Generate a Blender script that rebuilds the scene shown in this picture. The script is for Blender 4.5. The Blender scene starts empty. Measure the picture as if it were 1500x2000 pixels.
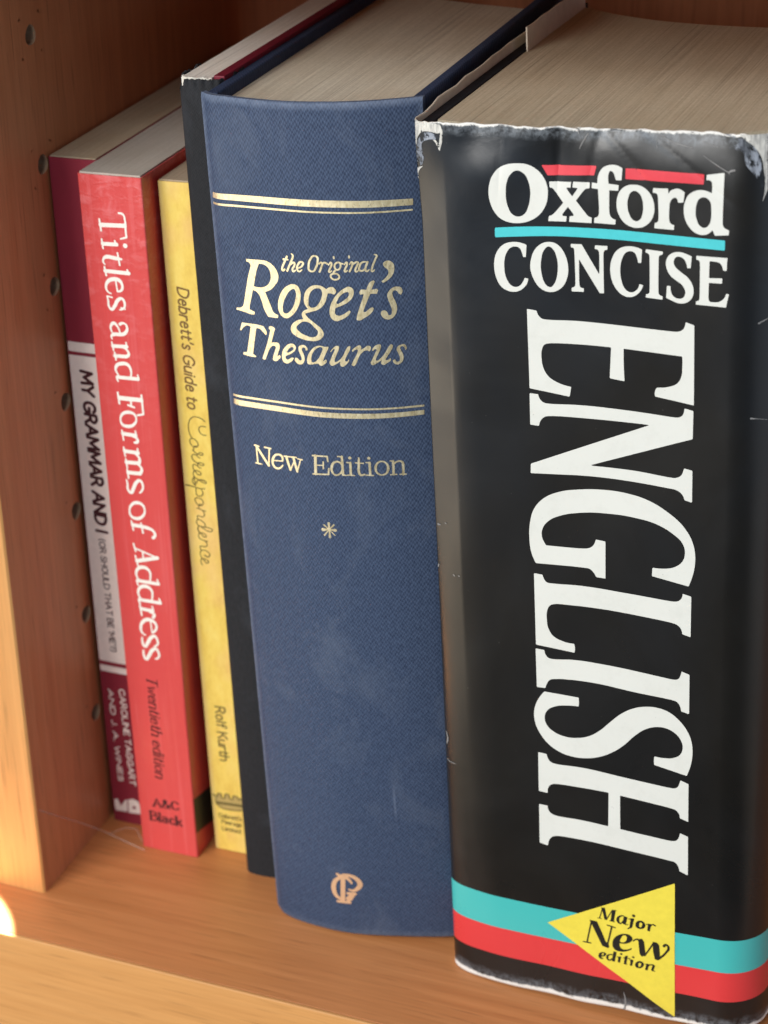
# A shelf of reference books in a wooden bookcase. All lengths below are in millimetres, scaled by MM.
import bpy, math, random
import numpy as np
from mathutils import Matrix, Vector

MM = 0.001
scene = bpy.context.scene
COL = scene.collection
random.seed(7)

# ------------------------------------------------------------------ camera, world, lamps, exposure
cam_data = bpy.data.cameras.new("camera")
cam = bpy.data.objects.new("camera", cam_data)
COL.objects.link(cam)
cam_right = (0.91538807, 0.40006039, -0.04490392)
cam_up = (-0.15322161, 0.44937565, 0.88010492)
cam_fwd = (-0.37227384, 0.79875729, -0.47265101)
m = Matrix.Identity(4)
for r in range(3):
    m[r][0], m[r][1], m[r][2] = cam_right[r], cam_up[r], -cam_fwd[r]
m[0][3], m[1][3], m[2][3] = 259.576 * MM, -384.529 * MM, 351.006 * MM
cam.matrix_world = m
cam_data.sensor_fit = 'HORIZONTAL'
cam_data.sensor_width = 36.0
cam_data.lens = 4104.936 / 1500 * 36.0
cam_data.shift_x = 240.894 / 1500
cam_data.shift_y = 131.852 / 1500
cam_data.clip_start = 0.01
cam_data.clip_end = 50
cam_data.dof.use_dof = True
cam_data.dof.focus_distance = 0.470
cam_data.dof.aperture_fstop = 28.0
scene.camera = cam

world = bpy.data.worlds.new("World")
scene.world = world
world.use_nodes = True
wn = world.node_tree
bg = wn.nodes["Background"]
# a dim room: bright towards the window on the left, warm below the horizon, bluish above it, plus added fill from the far right
tc = wn.nodes.new("ShaderNodeTexCoord")
sx = wn.nodes.new("ShaderNodeSeparateXYZ")
wn.links.new(tc.outputs["Generated"], sx.inputs[0])
wr = wn.nodes.new("ShaderNodeValToRGB")
mp = wn.nodes.new("ShaderNodeMapRange")
mp.inputs[1].default_value, mp.inputs[2].default_value = -1, 1
wn.links.new(sx.outputs["Z"], mp.inputs[0])
wn.links.new(mp.outputs[0], wr.inputs[0])
e = wr.color_ramp.elements
e[0].position, e[0].color = 0.185, (0.04, 0.032, 0.026, 1)
e[1].position, e[1].color = 0.60, (0.62, 0.80, 1.0, 1)
for pos, colr in ((0.235, (0.26, 0.21, 0.16)), (0.285, (0.86, 0.74, 0.58)), (0.335, (0.34, 0.44, 0.58))):
    k = e.new(pos); k.color = (*colr, 1)
fr = wn.nodes.new("ShaderNodeValToRGB")
mx = wn.nodes.new("ShaderNodeMapRange")
mx.inputs[1].default_value, mx.inputs[2].default_value = -1, 1
wn.links.new(sx.outputs["X"], mx.inputs[0])
wn.links.new(mx.outputs[0], fr.inputs[0])
f = fr.color_ramp.elements
f[0].position, f[0].color = 0.08, (0.95, 0.95, 0.95, 1)
f[1].position, f[1].color = 1.0, (1.3, 1.3, 1.3, 1)
for pos, g in ((0.34, 0.52), (0.405, 0.34), (0.45, 0.11), (0.60, 0.09), (0.80, 0.12), (0.87, 0.75)):
    k = f.new(pos); k.color = (g, g, g, 1)
wn.links.new(wr.outputs[0], bg.inputs[0])
wn.links.new(fr.outputs[0], bg.inputs[1])


def aim(ob, target):
    d = Vector(target) * MM - ob.location
    ob.rotation_euler = d.to_track_quat('-Z', 'Y').to_euler()


def area_lamp(name, loc, target, sx_, sy_, watts, colour):
    d = bpy.data.lights.new(name, 'AREA')
    d.shape = 'RECTANGLE'; d.size, d.size_y = sx_ * MM, sy_ * MM
    d.energy = watts; d.color = colour
    o = bpy.data.objects.new(name, d)
    o.location = Vector(loc) * MM
    COL.objects.link(o)
    aim(o, target)
    return o


window_lamp = area_lamp("window_light", (-440, -1110, 600), (70, 30, 110), 620, 720, 13.4, (1.0, 0.97, 0.93))
top_fill_lamp = area_lamp("added_sky_fill", (60, -950, 820), (60, 80, 200), 500, 400, 4.6, (0.86, 0.93, 1.0))  # cool fill lamp added high in front to brighten page tops and jacket sheen
# light thrown back by the sunlit floor on the left
floor_lamp = area_lamp("sunlit_floor_light", (-930, -600, -330), (60, 20, 80), 700, 500, 3.1, (1.0, 0.84, 0.62))
# the sliver of direct sunlight that reaches the front corner of the shelf
sd = bpy.data.lights.new("sunbeam", 'SPOT')
sd.energy = 38.0; sd.spot_size = math.radians(18.2); sd.spot_blend = 0.12; sd.shadow_soft_size = 0.0006
sd.color = (0.92, 0.97, 1.0)
sunbeam = bpy.data.objects.new("sunbeam", sd)
sunbeam.location = Vector((-36, 3, 252)) * MM
COL.objects.link(sunbeam)
aim(sunbeam, (-33.6, -18.6, 0))

scene.view_settings.view_transform = 'Standard'
scene.view_settings.look = 'None'
scene.view_settings.exposure = 0.3
scene.view_settings.gamma = 1.0
scene.view_settings.use_curve_mapping = False
INK = {
 'big': ('k', 0.22, [["+",[[17.9,184.9,0],[20.05,184.64,0],[20.37,183.69,1],[21.07,182.97,1],[22.54,182.75,1],[29.23,182.96,1],[50.81,182.39,1],[52.0,182.99,1],[52.47,183.99,1],[52.54,184.71,0],[54.41,184.15,0],[54.48,166.02,0],[46.06,167.21,0],[46.06,168.55,1],[46.46,169.32,0],[48.9,169.69,1],[50.92,170.75,1],[51.79,172.54,1],[51.93,174.47,1],[51.91,176.93,0],[39.21,177.54,0],[39.2,174.58,1],[39.4,170.11,0],[36.13,170.49,0],[36.46,177.59,0],[29.16,177.64,1],[22.85,177.35,1],[21.57,176.89,1],[21.04,175.76,1],[20.91,173.78,1],[21.25,171.63,1],[22.28,169.75,1],[24.38,168.41,1],[27.5,167.65,0],[27.13,165.32,0],[18.05,166.47,0]]],["+",[[18.02,165.31,0],[19.95,165.23,0],[20.28,164.24,1],[21.08,163.43,1],[22.57,163.22,1],[28.97,163.56,1],[40.71,163.35,1],[50.99,162.84,1],[52.0,163.38,1],[52.4,164.42,1],[52.47,165.12,0],[54.42,164.72,0],[54.34,158.21,0],[31.36,149.37,0],[41.53,149.29,1],[50.71,148.66,1],[51.94,149.39,1],[52.42,150.56,1],[52.54,151.16,0],[54.39,150.79,0],[54.4,143.17,0],[52.74,143.59,0],[52.19,144.92,1],[51.15,145.7,1],[49.07,146.03,1],[39.0,146.72,1],[30.47,146.76,1],[23.99,146.41,1],[17.86,146.05,0],[17.96,148.37,0],[44.98,160.46,0],[33.17,160.62,1],[22.95,160.36,1],[21.22,159.91,1],[20.42,159.02,1],[20.05,157.72,0],[18.01,157.82,0]]],["+",[[18.46,123.41,0],[17.56,125.74,1],[17.12,129.64,1],[17.38,133.61,1],[18.35,137.08,1],[20.77,140.15,1],[24.43,142.14,1],[29.06,143.25,1],[34.15,143.82,1],[39.68,143.68,1],[44.67,142.57,1],[49.15,140.17,1],[52.63,137.1,1],[54.64,133.57,1],[55.27,130.38,1],[55.12,127.06,1],[53.93,122.62,0],[45.63,124.04,0],[45.73,126.17,0],[48.24,126.25,1],[50.74,126.99,1],[52.47,128.61,1],[53.0,130.61,1],[52.43,133.0,1],[50.18,135.15,1],[46.69,136.98,1],[41.68,137.97,1],[35.63,138.17,1],[28.99,137.49,1],[24.84,136.36,1],[21.96,134.76,1],[20.35,132.6,1],[20.05,130.88,1],[21.04,128.31,0],[30.43,128.8,1],[31.72,129.36,1],[32.4,130.29,1],[32.72,131.39,0],[34.97,131.2,0],[34.91,121.83,0],[32.74,121.91,0],[32.18,122.96,1],[31.41,123.7,1],[29.85,123.88,1]]],["+",[[17.98,120.76,0],[20.07,120.63,0],[20.31,119.71,1],[20.85,118.91,1],[22.48,118.75,1],[28.31,119.11,1],[40.42,118.78,1],[50.74,118.37,1],[51.82,118.74,1],[52.43,119.52,1],[52.63,120.62,0],[54.58,120.18,0],[54.58,109.93,0],[52.68,110.44,0],[52.45,111.52,1],[51.72,112.46,1],[50.47,112.9,1],[41.68,113.54,1],[32.11,113.85,1],[26.94,113.75,1],[22.7,113.43,1],[21.55,112.79,1],[20.96,111.45,1],[20.82,109.09,1],[21.2,106.62,1],[22.22,104.97,1],[24.5,103.89,1],[27.29,103.61,0],[27.46,102.19,1],[27.32,101.26,0],[18.01,101.94,0]]],["+",[[17.89,100.89,0],[19.98,100.79,0],[20.23,99.73,1],[20.78,98.91,1],[22.1,98.68,1],[26.73,99.26,1],[35.22,99.29,1],[50.91,98.27,1],[51.85,98.58,1],[52.32,99.45,1],[52.59,100.74,0],[54.44,100.16,0],[54.44,89.68,0],[52.57,90.15,0],[52.3,91.49,1],[51.59,92.46,1],[50.32,92.78,1],[41.67,93.28,1],[31.92,93.98,1],[26.65,93.85,1],[22.67,93.4,1],[21.16,92.88,1],[20.47,91.83,1],[20.04,90.46,0],[17.92,90.39,0]]],["+",[[19.75,89.47,0],[28.18,89.34,0],[28.23,88.16,1],[28.15,86.95,0],[25.22,86.65,1],[22.53,85.95,1],[20.49,84.54,1],[19.7,82.51,1],[20.23,80.33,1],[22.06,78.76,1],[24.75,78.0,1],[27.77,78.22,1],[30.45,79.17,1],[33.13,81.18,1],[35.78,84.1,1],[38.41,86.81,1],[41.02,88.64,1],[43.93,89.75,1],[46.82,90.04,1],[49.39,89.51,1],[51.95,87.77,1],[53.89,85.37,1],[55.03,82.63,1],[55.35,80.09,1],[55.11,76.69,1],[54.06,72.85,0],[46.28,74.31,0],[46.24,75.36,1],[46.33,76.66,0],[48.5,76.62,1],[50.76,77.09,1],[52.36,78.22,1],[53.05,80.22,1],[52.65,82.18,1],[51.19,83.95,1],[49.1,84.86,1],[46.85,84.81,1],[44.43,83.82,1],[41.67,81.44,1],[39.04,78.33,1],[36.4,75.94,1],[33.4,74.11,1],[30.05,73.01,1],[26.69,72.75,1],[23.32,73.45,1],[20.64,75.06,1],[18.48,77.72,1],[17.29,80.55,1],[17.08,83.17,1],[17.83,86.32,1]]],["+",[[17.92,72.39,0],[20.0,72.24,0],[20.29,71.14,1],[20.88,70.29,1],[22.24,69.89,1],[28.34,70.07,1],[40.01,69.28,1],[50.99,68.72,1],[51.87,69.2,1],[52.28,70.11,1],[52.56,71.31,0],[54.5,70.63,0],[54.5,59.97,0],[52.53,60.6,0],[52.26,61.9,1],[51.53,62.71,1],[50.39,63.01,1],[44.31,63.61,1],[38.07,64.09,0],[38.11,54.61,0],[44.33,54.12,1],[50.79,53.71,1],[51.77,54.11,1],[52.26,54.92,1],[52.54,56.34,0],[54.48,55.71,0],[54.57,44.61,0],[52.51,45.42,0],[52.17,46.85,1],[51.5,47.69,1],[50.01,47.95,1],[39.97,48.84,1],[30.13,49.42,1],[22.56,49.24,1],[21.16,48.78,1],[20.27,47.66,1],[19.89,45.84,0],[17.76,46.31,0],[17.84,57.58,0],[20.01,57.51,0],[20.2,56.24,1],[20.94,55.4,1],[22.31,55.01,1],[28.83,55.07,1],[35.17,54.78,0],[35.27,64.33,0],[28.94,64.38,1],[21.79,64.13,1],[20.75,63.57,1],[20.26,62.77,1],[20.09,61.16,0],[17.85,61.38,0]]]]),
 'top': ('k', 0.13, [["+",[[10.09,210.48,1],[10.35,212.23,1],[11.1,214.09,1],[12.33,215.59,1],[14.12,216.54,1],[16.46,216.93,1],[18.78,216.76,1],[20.69,215.81,1],[22.2,214.18,1],[22.94,212.51,1],[23.09,210.61,1],[22.76,208.67,1],[21.85,206.89,1],[20.46,205.45,1],[18.68,204.47,1],[16.5,203.95,1],[14.34,204.02,1],[12.58,204.69,1],[11.23,206.08,1],[10.4,207.98,1]]],["-",[[13.9,210.68,1],[14.2,212.72,1],[15.03,214.48,1],[16.52,215.42,1],[17.96,214.82,1],[18.89,213.25,1],[19.27,211.36,1],[19.19,209.43,1],[18.76,207.67,1],[17.93,206.08,1],[16.54,205.38,1],[15.27,205.73,1],[14.33,207.23,1],[13.93,208.95,1]]],["+",[[23.44,213.33,0],[28.17,213.48,0],[28.04,212.26,0],[27.12,212.25,0],[27.25,211.93,1],[28.37,210.42,0],[29.45,212.05,1],[29.51,212.28,0],[28.44,212.32,0],[28.61,213.56,0],[32.16,213.56,0],[32.07,212.32,0],[31.35,212.21,1],[30.87,211.79,1],[29.18,209.57,0],[31.57,206.59,1],[31.95,206.29,1],[32.52,206.13,0],[32.47,204.92,0],[27.62,204.92,0],[27.77,206.12,0],[28.64,206.28,0],[28.57,206.61,1],[27.44,208.17,0],[26.22,206.47,1],[26.2,206.14,0],[27.12,206.08,0],[27.0,204.92,0],[23.07,204.8,0],[23.25,205.91,0],[23.97,206.2,1],[26.43,208.97,0],[24.5,211.54,1],[24.08,211.96,1],[23.51,212.06,0]]],["+",[[32.6,213.62,0],[33.79,213.49,0],[33.87,214.77,1],[34.22,215.82,1],[34.98,216.85,1],[35.92,217.34,1],[37.04,217.55,1],[38.07,217.41,1],[39.09,216.9,0],[38.9,214.37,0],[37.68,214.37,0],[37.46,215.24,1],[37.04,216.05,1],[36.57,216.26,1],[36.19,215.64,1],[36.09,214.51,1],[36.18,213.54,0],[38.3,213.35,0],[38.2,212.14,0],[36.32,212.17,0],[36.36,207.16,1],[36.7,206.42,1],[37.64,205.94,0],[37.54,204.9,0],[32.99,205.01,0],[33.13,206.11,0],[33.8,206.4,1],[34.09,207.03,1],[33.91,212.29,0],[32.58,212.41,0]]],["+",[[37.84,209.14,1],[38.03,210.85,1],[38.7,212.3,1],[39.82,213.24,1],[41.4,213.62,1],[43.08,213.38,1],[44.37,212.51,1],[45.3,211.16,1],[45.77,209.4,1],[45.69,207.7,1],[45.13,206.26,1],[44.11,205.15,1],[42.52,204.48,1],[41.02,204.58,1],[39.52,205.35,1],[38.49,206.71,1],[37.98,208.01,1]]],["-",[[40.13,209.27,1],[40.38,210.98,1],[40.94,212.05,1],[41.68,212.33,1],[42.61,211.86,1],[43.26,210.58,1],[43.45,209.08,1],[43.31,207.57,1],[42.8,206.3,1],[41.96,205.87,1],[41.12,206.3,1],[40.46,207.49,1]]],["+",[[45.48,213.09,0],[48.61,213.2,0],[48.71,211.81,0],[49.07,212.67,1],[49.89,213.14,1],[50.81,213.27,1],[51.45,212.98,1],[52.06,212.55,0],[51.79,210.4,0],[50.65,210.34,0],[50.55,210.98,1],[50.09,211.37,1],[49.45,211.01,1],[49.0,210.15,1],[48.91,209.39,1],[48.9,206.76,1],[49.12,205.93,1],[49.96,205.55,0],[49.87,204.5,0],[45.79,204.63,0],[45.88,205.79,0],[46.44,205.96,1],[46.66,206.63,1],[46.5,211.32,1],[46.32,211.87,1],[45.45,212.1,0]]],["+",[[56.48,216.38,0],[60.06,216.96,0],[59.96,206.31,1],[60.19,205.76,1],[61.29,205.17,0],[61.22,204.14,0],[58.41,203.87,0],[57.88,205.02,0],[57.13,204.26,1],[55.86,203.84,1],[54.39,204.18,1],[53.09,205.32,1],[52.25,206.78,1],[51.9,208.63,1],[52.11,210.51,1],[52.83,212.04,1],[53.91,212.84,1],[55.72,213.21,1],[56.99,212.91,1],[57.63,212.63,0],[57.53,214.87,1],[57.31,215.19,1],[56.41,215.28,0]]],["-",[[54.33,208.77,1],[54.53,210.27,1],[55.02,211.32,1],[55.83,211.74,1],[56.74,211.51,1],[57.48,210.44,0],[57.53,207.28,1],[57.19,206.14,1],[56.2,205.36,1],[55.28,205.74,1],[54.62,206.92,1]]]]),
 'concise': ('k', 0.13, [["+",[[18.15,199.25,0],[17.93,196.55,0],[17.32,196.51,0],[17.06,197.57,1],[16.51,198.48,1],[15.57,198.74,1],[14.51,198.35,1],[13.61,197.15,1],[13.12,195.49,1],[13.04,193.96,1],[13.18,192.43,1],[13.72,190.93,1],[14.56,189.93,1],[15.51,189.67,1],[16.48,190.07,1],[17.18,190.99,1],[17.58,191.88,0],[18.38,191.75,0],[18.13,190.77,1],[17.33,189.65,1],[16.35,188.9,1],[15.09,188.55,1],[13.46,188.78,1],[12.13,189.65,1],[11.22,191.32,1],[10.8,193.22,1],[10.79,194.76,1],[11.2,196.7,1],[12.11,198.19,1],[13.39,199.23,1],[14.93,199.67,1],[16.64,199.68,1]]],["+",[[18.88,194.37,1],[19.12,196.29,1],[19.73,197.94,1],[20.79,199.24,1],[21.94,199.97,1],[23.17,200.24,1],[24.57,200.01,1],[25.68,199.18,1],[26.59,197.74,1],[27.12,196.08,1],[27.28,194.39,1],[26.97,192.47,1],[26.19,190.79,1],[25.14,189.75,1],[23.61,189.12,1],[22.1,189.24,1],[20.78,190.0,1],[19.76,191.37,1],[19.13,192.86,1]]],["-",[[21.22,194.53,1],[21.39,196.44,1],[21.9,198.18,1],[23.15,199.24,1],[24.07,198.61,1],[24.7,197.23,1],[24.99,195.55,1],[24.92,193.65,1],[24.61,192.1,1],[24.02,190.82,1],[23.35,190.2,1],[22.59,190.39,1],[21.85,191.33,1],[21.41,192.83,1]]],["+",[[27.93,200.12,0],[30.25,200.19,0],[34.02,193.73,0],[34.02,198.61,1],[33.84,199.07,1],[33.1,199.33,0],[33.15,200.14,0],[35.83,200.13,0],[35.77,199.29,0],[35.22,199.16,1],[34.98,198.68,1],[34.97,189.64,0],[34.04,189.61,0],[29.65,196.91,0],[29.67,191.14,1],[29.85,190.68,1],[30.63,190.45,0],[30.59,189.65,0],[27.92,189.58,0],[27.97,190.41,0],[28.54,190.64,1],[28.77,191.08,1],[28.65,198.82,1],[28.47,199.27,1],[27.92,199.33,0]]],["+",[[43.2,199.82,0],[43.01,196.9,0],[42.34,196.91,0],[42.1,198.04,1],[41.52,199.11,1],[40.61,199.33,1],[39.7,198.9,1],[38.97,197.64,1],[38.6,196.12,1],[38.53,194.43,1],[38.77,192.76,1],[39.31,191.29,1],[40.05,190.5,1],[40.96,190.28,1],[41.88,190.77,1],[42.52,191.72,1],[42.61,192.25,0],[43.43,192.07,0],[43.07,191.1,1],[42.43,190.21,1],[41.51,189.48,1],[40.5,189.21,1],[39.12,189.48,1],[37.84,190.52,1],[36.92,192.06,1],[36.42,194.09,1],[36.39,195.78,1],[36.86,197.68,1],[37.69,199.14,1],[38.97,200.06,1],[40.34,200.37,1],[41.88,200.29,1]]],["+",[[44.0,199.96,0],[47.62,199.71,0],[47.57,199.06,0],[46.94,198.83,1],[46.76,198.45,1],[46.71,190.72,1],[46.89,190.26,1],[47.62,190.0,0],[47.57,189.23,0],[43.98,189.42,0],[44.04,190.14,0],[44.62,190.32,1],[44.8,190.76,1],[44.78,198.41,1],[44.63,198.95,1],[43.93,199.24,0]]],["+",[[53.69,199.11,0],[53.49,196.57,0],[52.77,196.56,0],[52.59,197.47,1],[52.04,198.44,1],[51.15,198.88,1],[50.34,198.69,1],[49.94,197.93,1],[50.0,197.1,1],[50.54,196.31,1],[51.63,195.46,1],[52.89,194.53,1],[53.79,193.3,1],[54.17,191.84,1],[54.01,190.53,1],[53.3,189.44,1],[52.23,188.85,1],[50.97,188.76,1],[49.71,189.17,1],[48.35,189.72,0],[48.51,192.39,0],[49.27,192.37,0],[49.36,191.29,1],[49.88,190.21,1],[50.87,189.76,1],[51.77,189.89,1],[52.39,190.78,1],[52.29,191.89,1],[51.65,192.87,1],[50.57,193.62,1],[49.39,194.47,1],[48.58,195.71,1],[48.26,196.98,1],[48.47,198.29,1],[49.18,199.26,1],[50.33,199.8,1],[51.76,199.8,1],[52.83,199.47,1]]],["+",[[54.64,199.35,0],[61.08,199.33,0],[60.96,196.55,0],[60.21,196.62,0],[60.01,197.53,1],[59.56,198.13,1],[58.68,198.35,1],[57.41,198.39,0],[57.36,194.77,0],[60.12,194.91,0],[60.08,193.77,0],[57.34,193.75,0],[57.37,190.04,1],[57.59,189.68,1],[58.39,189.62,1],[59.45,189.74,1],[60.24,190.26,1],[60.76,190.95,1],[60.95,191.65,0],[61.54,191.57,0],[60.98,188.65,0],[54.66,188.8,0],[54.7,189.55,0],[55.27,189.69,1],[55.44,190.17,1],[55.42,197.85,1],[55.29,198.3,1],[54.65,198.53,0]]]]),
 'redbars': ('k', 0.15, [["+",[[21.77,216.72,0],[33.57,217.1,0],[33.08,215.11,0],[23.08,214.6,0]]],["+",[[39.77,216.93,0],[47.85,216.74,1],[55.94,216.44,0],[55.88,214.38,0],[47.87,214.56,1],[39.73,214.7,0]]]]),
 'cyanbar': ('k', 0.2, [["+",[[11.18,202.61,0],[16.09,203.11,1],[23.92,203.63,1],[35.17,203.8,1],[48.32,203.38,1],[60.49,202.97,0],[60.51,200.86,0],[48.33,201.23,1],[35.15,201.68,1],[23.89,201.55,1],[16.03,200.95,1],[11.15,200.48,0]]]]),
 'tri': ('k', 0.25, [["+",[[19.33,22.57,0],[51.47,41.62,0],[51.81,1.31,0]]]]),
 'triwords': ('k', 0.1, [["+",[[30.22,26.03,0],[32.09,26.04,0],[33.34,23.02,1],[34.46,20.1,0],[34.88,20.54,0],[35.24,18.97,0],[34.96,18.57,0],[33.46,18.86,0],[30.62,25.21,0]]],["l",[[30.62,25.21,0.18],[29.54,19.18,0.182]]],["l",[[28.61,19.0,0.182],[30.46,19.01,0.182]]],["l",[[34.78,25.51,0.18],[36.73,25.26,0.179]]],["l",[[35.91,25.34,0.199],[34.88,20.1,0.201]]],["+",[[36.07,20.39,1],[36.53,22.04,1],[37.72,23.31,1],[39.17,23.99,1],[40.62,23.8,1],[41.16,22.95,1],[40.62,21.83,1],[39.35,21.02,1],[37.89,20.83,0],[37.92,19.96,1],[38.43,19.25,1],[39.52,19.3,1],[40.89,20.15,0],[40.98,19.73,0],[39.89,18.91,1],[38.43,18.37,1],[36.97,18.41,1],[36.24,19.11,1]]],["-",[[38.07,21.32,1],[38.26,22.46,1],[38.99,23.51,1],[39.53,23.43,1],[39.71,22.59,1],[39.26,21.61,1],[38.62,21.23,1]]],["+",[[42.33,23.13,0],[43.5,23.56,0],[44.04,22.78,0],[44.5,18.74,0],[43.51,18.09,0],[42.97,18.79,0],[42.64,22.44,0]]],["+",[[46.2,23.31,0],[47.27,23.25,0],[47.81,22.62,0],[48.1,18.65,0],[47.48,17.9,0],[46.76,18.09,0],[46.3,20.5,0]]],["s",[[41.34,22.29,0.139],[41.88,22.91,0.198],[42.42,23.15,0.238]]],["s",[[44.23,18.56,0.199],[45.31,20.69,0.198],[46.47,23.05,0.197]]],["s",[[47.65,18.32,0.278],[49.43,20.62,0.256],[50.13,22.1,0.315],[49.99,22.83,0.275],[49.45,23.13,0.275],[49.03,22.59,0.354]]],["l",[[33.54,30.28,0.116],[32.8,27.14,0.117]]],["l",[[34.58,27.2,0.116],[36.01,30.29,0.116]]],["l",[[32.36,27.14,0.097],[33.28,27.15,0.097]]],["l",[[35.38,26.97,0.097],[36.65,26.93,0.097]]],["l",[[36.63,30.48,0.096],[37.07,30.41,0.096]]],["+",[[33.18,30.55,0],[34.19,30.58,0],[34.76,27.07,0],[34.1,27.0,0],[33.45,29.94,0]]],["+",[[36.01,30.48,0],[36.91,30.44,0],[36.4,26.94,0],[35.59,26.93,0]]],["s",[[38.83,29.31,0.154],[37.86,28.87,0.232],[37.45,27.72,0.387],[37.85,26.86,0.193],[38.74,27.71,0.135]]],["+",[[38.95,29.28,0],[39.88,29.14,0],[39.4,26.74,0],[38.68,26.91,0]]],["l",[[39.26,26.84,0.116],[39.97,26.92,0.116]]],["l",[[40.23,28.67,0.115],[40.94,28.93,0.115]]],["+",[[40.71,29.06,0],[41.58,29.12,0],[41.02,26.24,0],[40.35,26.19,0]]],["s",[[40.67,26.26,0.232],[39.96,25.73,0.155]]],["s",[[41.41,29.96,0.384],[41.44,29.89,0.384]]],["+",[[41.9,27.51,1],[42.25,28.44,1],[43.3,28.9,1],[44.17,28.37,1],[44.31,27.46,1],[43.65,26.56,1],[42.6,26.41,1],[41.99,26.79,1]]],["-",[[42.78,27.51,1],[43.04,28.31,1],[43.47,28.31,1],[43.48,27.47,1],[43.13,26.86,1],[42.81,26.99,1]]],["+",[[45.04,28.41,0],[45.86,28.46,0],[45.43,26.14,0],[44.82,26.36,0]]],["l",[[44.56,28.11,0.115],[45.22,28.35,0.115]]],["s",[[45.66,27.89,0.115],[46.26,28.45,0.172],[46.79,28.22,0.21]]],["+",[[32.44,15.52,1],[32.81,16.58,1],[33.71,17.02,1],[34.42,16.77,1],[34.24,16.07,1],[33.19,15.6,0],[33.3,15.19,1],[33.96,15.2,0],[33.51,14.85,1],[32.79,14.85,1]]],["-",[[33.34,16.02,1],[33.43,16.57,1],[33.79,16.68,1],[33.81,16.25,1]]],["s",[[35.94,16.82,0.157],[35.05,16.49,0.197],[34.72,15.65,0.296],[35.13,14.89,0.177],[35.85,15.61,0.118]]],["+",[[36.3,17.93,0],[37.11,17.93,0],[36.59,14.78,0],[35.88,14.82,0]]],["+",[[37.55,16.73,0],[38.28,16.76,0],[37.91,14.79,0],[37.4,14.87,0]]],["l",[[37.24,16.46,0.098],[37.73,16.66,0.098]]],["l",[[40.34,16.28,0.098],[40.84,16.49,0.098]]],["l",[[44.28,15.98,0.097],[44.81,16.18,0.097]]],["s",[[38.26,17.62,0.294],[38.3,17.58,0.294]]],["s",[[41.31,17.41,0.293],[41.35,17.37,0.293]]],["+",[[39.24,17.26,0],[39.95,17.52,0],[39.54,14.74,0],[38.91,14.76,0]]],["l",[[38.85,16.55,0.118],[40.52,16.76,0.117]]],["l",[[39.23,14.77,0.118],[39.73,14.75,0.118]]],["l",[[46.23,14.4,0.117],[46.79,14.38,0.117]]],["+",[[40.66,16.53,0],[41.38,16.56,0],[41.03,14.6,0],[40.48,14.61,0]]],["+",[[41.81,15.27,1],[42.25,16.2,1],[43.31,16.62,1],[43.98,16.14,1],[43.93,15.37,1],[43.32,14.57,1],[42.43,14.35,1],[41.9,14.65,1]]],["-",[[42.61,15.15,1],[42.78,15.95,1],[43.23,16.06,1],[43.23,15.3,1],[42.96,14.81,1],[42.7,14.85,1]]],["+",[[44.64,16.24,0],[45.36,16.27,0],[44.94,14.19,0],[44.32,14.24,0]]],["s",[[45.17,15.69,0.117],[45.96,16.21,0.194],[46.45,16.1,0.253]]],["+",[[46.22,16.21,0],[46.84,16.11,0],[46.35,14.33,0],[45.82,14.41,0]]]]),
 'white': ('k', 0.16, [["+",[[-6.9,196.04,0],[-6.3,224.6,0],[-4.58,224.58,1],[-0.46,224.29,0],[0.01,223.01,0],[-0.91,222.39,1],[-2.73,222.57,1],[-4.94,222.35,1],[-5.87,221.21,1],[-6.22,219.61,1],[-6.9,217.23,1],[-6.9,214.23,1],[-6.02,214.6,1],[-4.84,214.97,0],[-5.8,214.16,1],[-6.26,213.41,1],[-6.39,212.11,0],[-6.9,206.92,1],[-6.9,196.05,1],[-6.9,196.45,1],[-6.9,198.51,1],[-6.9,195.18,0]]],["+",[[-0.4,222.98,0],[0.09,223.23,0],[-0.21,220.35,0],[-0.79,218.53,0],[-1.15,219.16,0],[-1.63,220.23,0],[-2.33,220.95,0],[-1.72,220.93,0],[-0.91,220.07,0]]],["+",[[15.67,225.74,0],[17.15,225.94,1],[19.36,225.6,0],[17.88,225.36,1],[15.65,225.02,0]]],["+",[[20.47,225.82,0],[21.57,226.04,0],[21.18,225.14,0],[20.09,225.27,0]]],["+",[[28.49,225.68,0],[30.66,226.12,0],[29.74,224.59,0],[29.01,224.74,0]]],["+",[[31.73,225.91,0],[33.17,225.72,0],[32.45,225.41,0]]],["+",[[39.59,225.87,0],[41.35,226.05,0],[41.0,225.23,0],[40.29,225.37,0]]],["+",[[64.01,225.65,0],[68.05,224.87,0],[68.33,213.47,0],[67.34,210.45,0],[67.79,213.99,1],[67.53,217.39,1],[66.92,220.4,1],[65.98,221.95,1],[64.06,223.71,1],[62.46,224.95,0]]]]),
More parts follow.
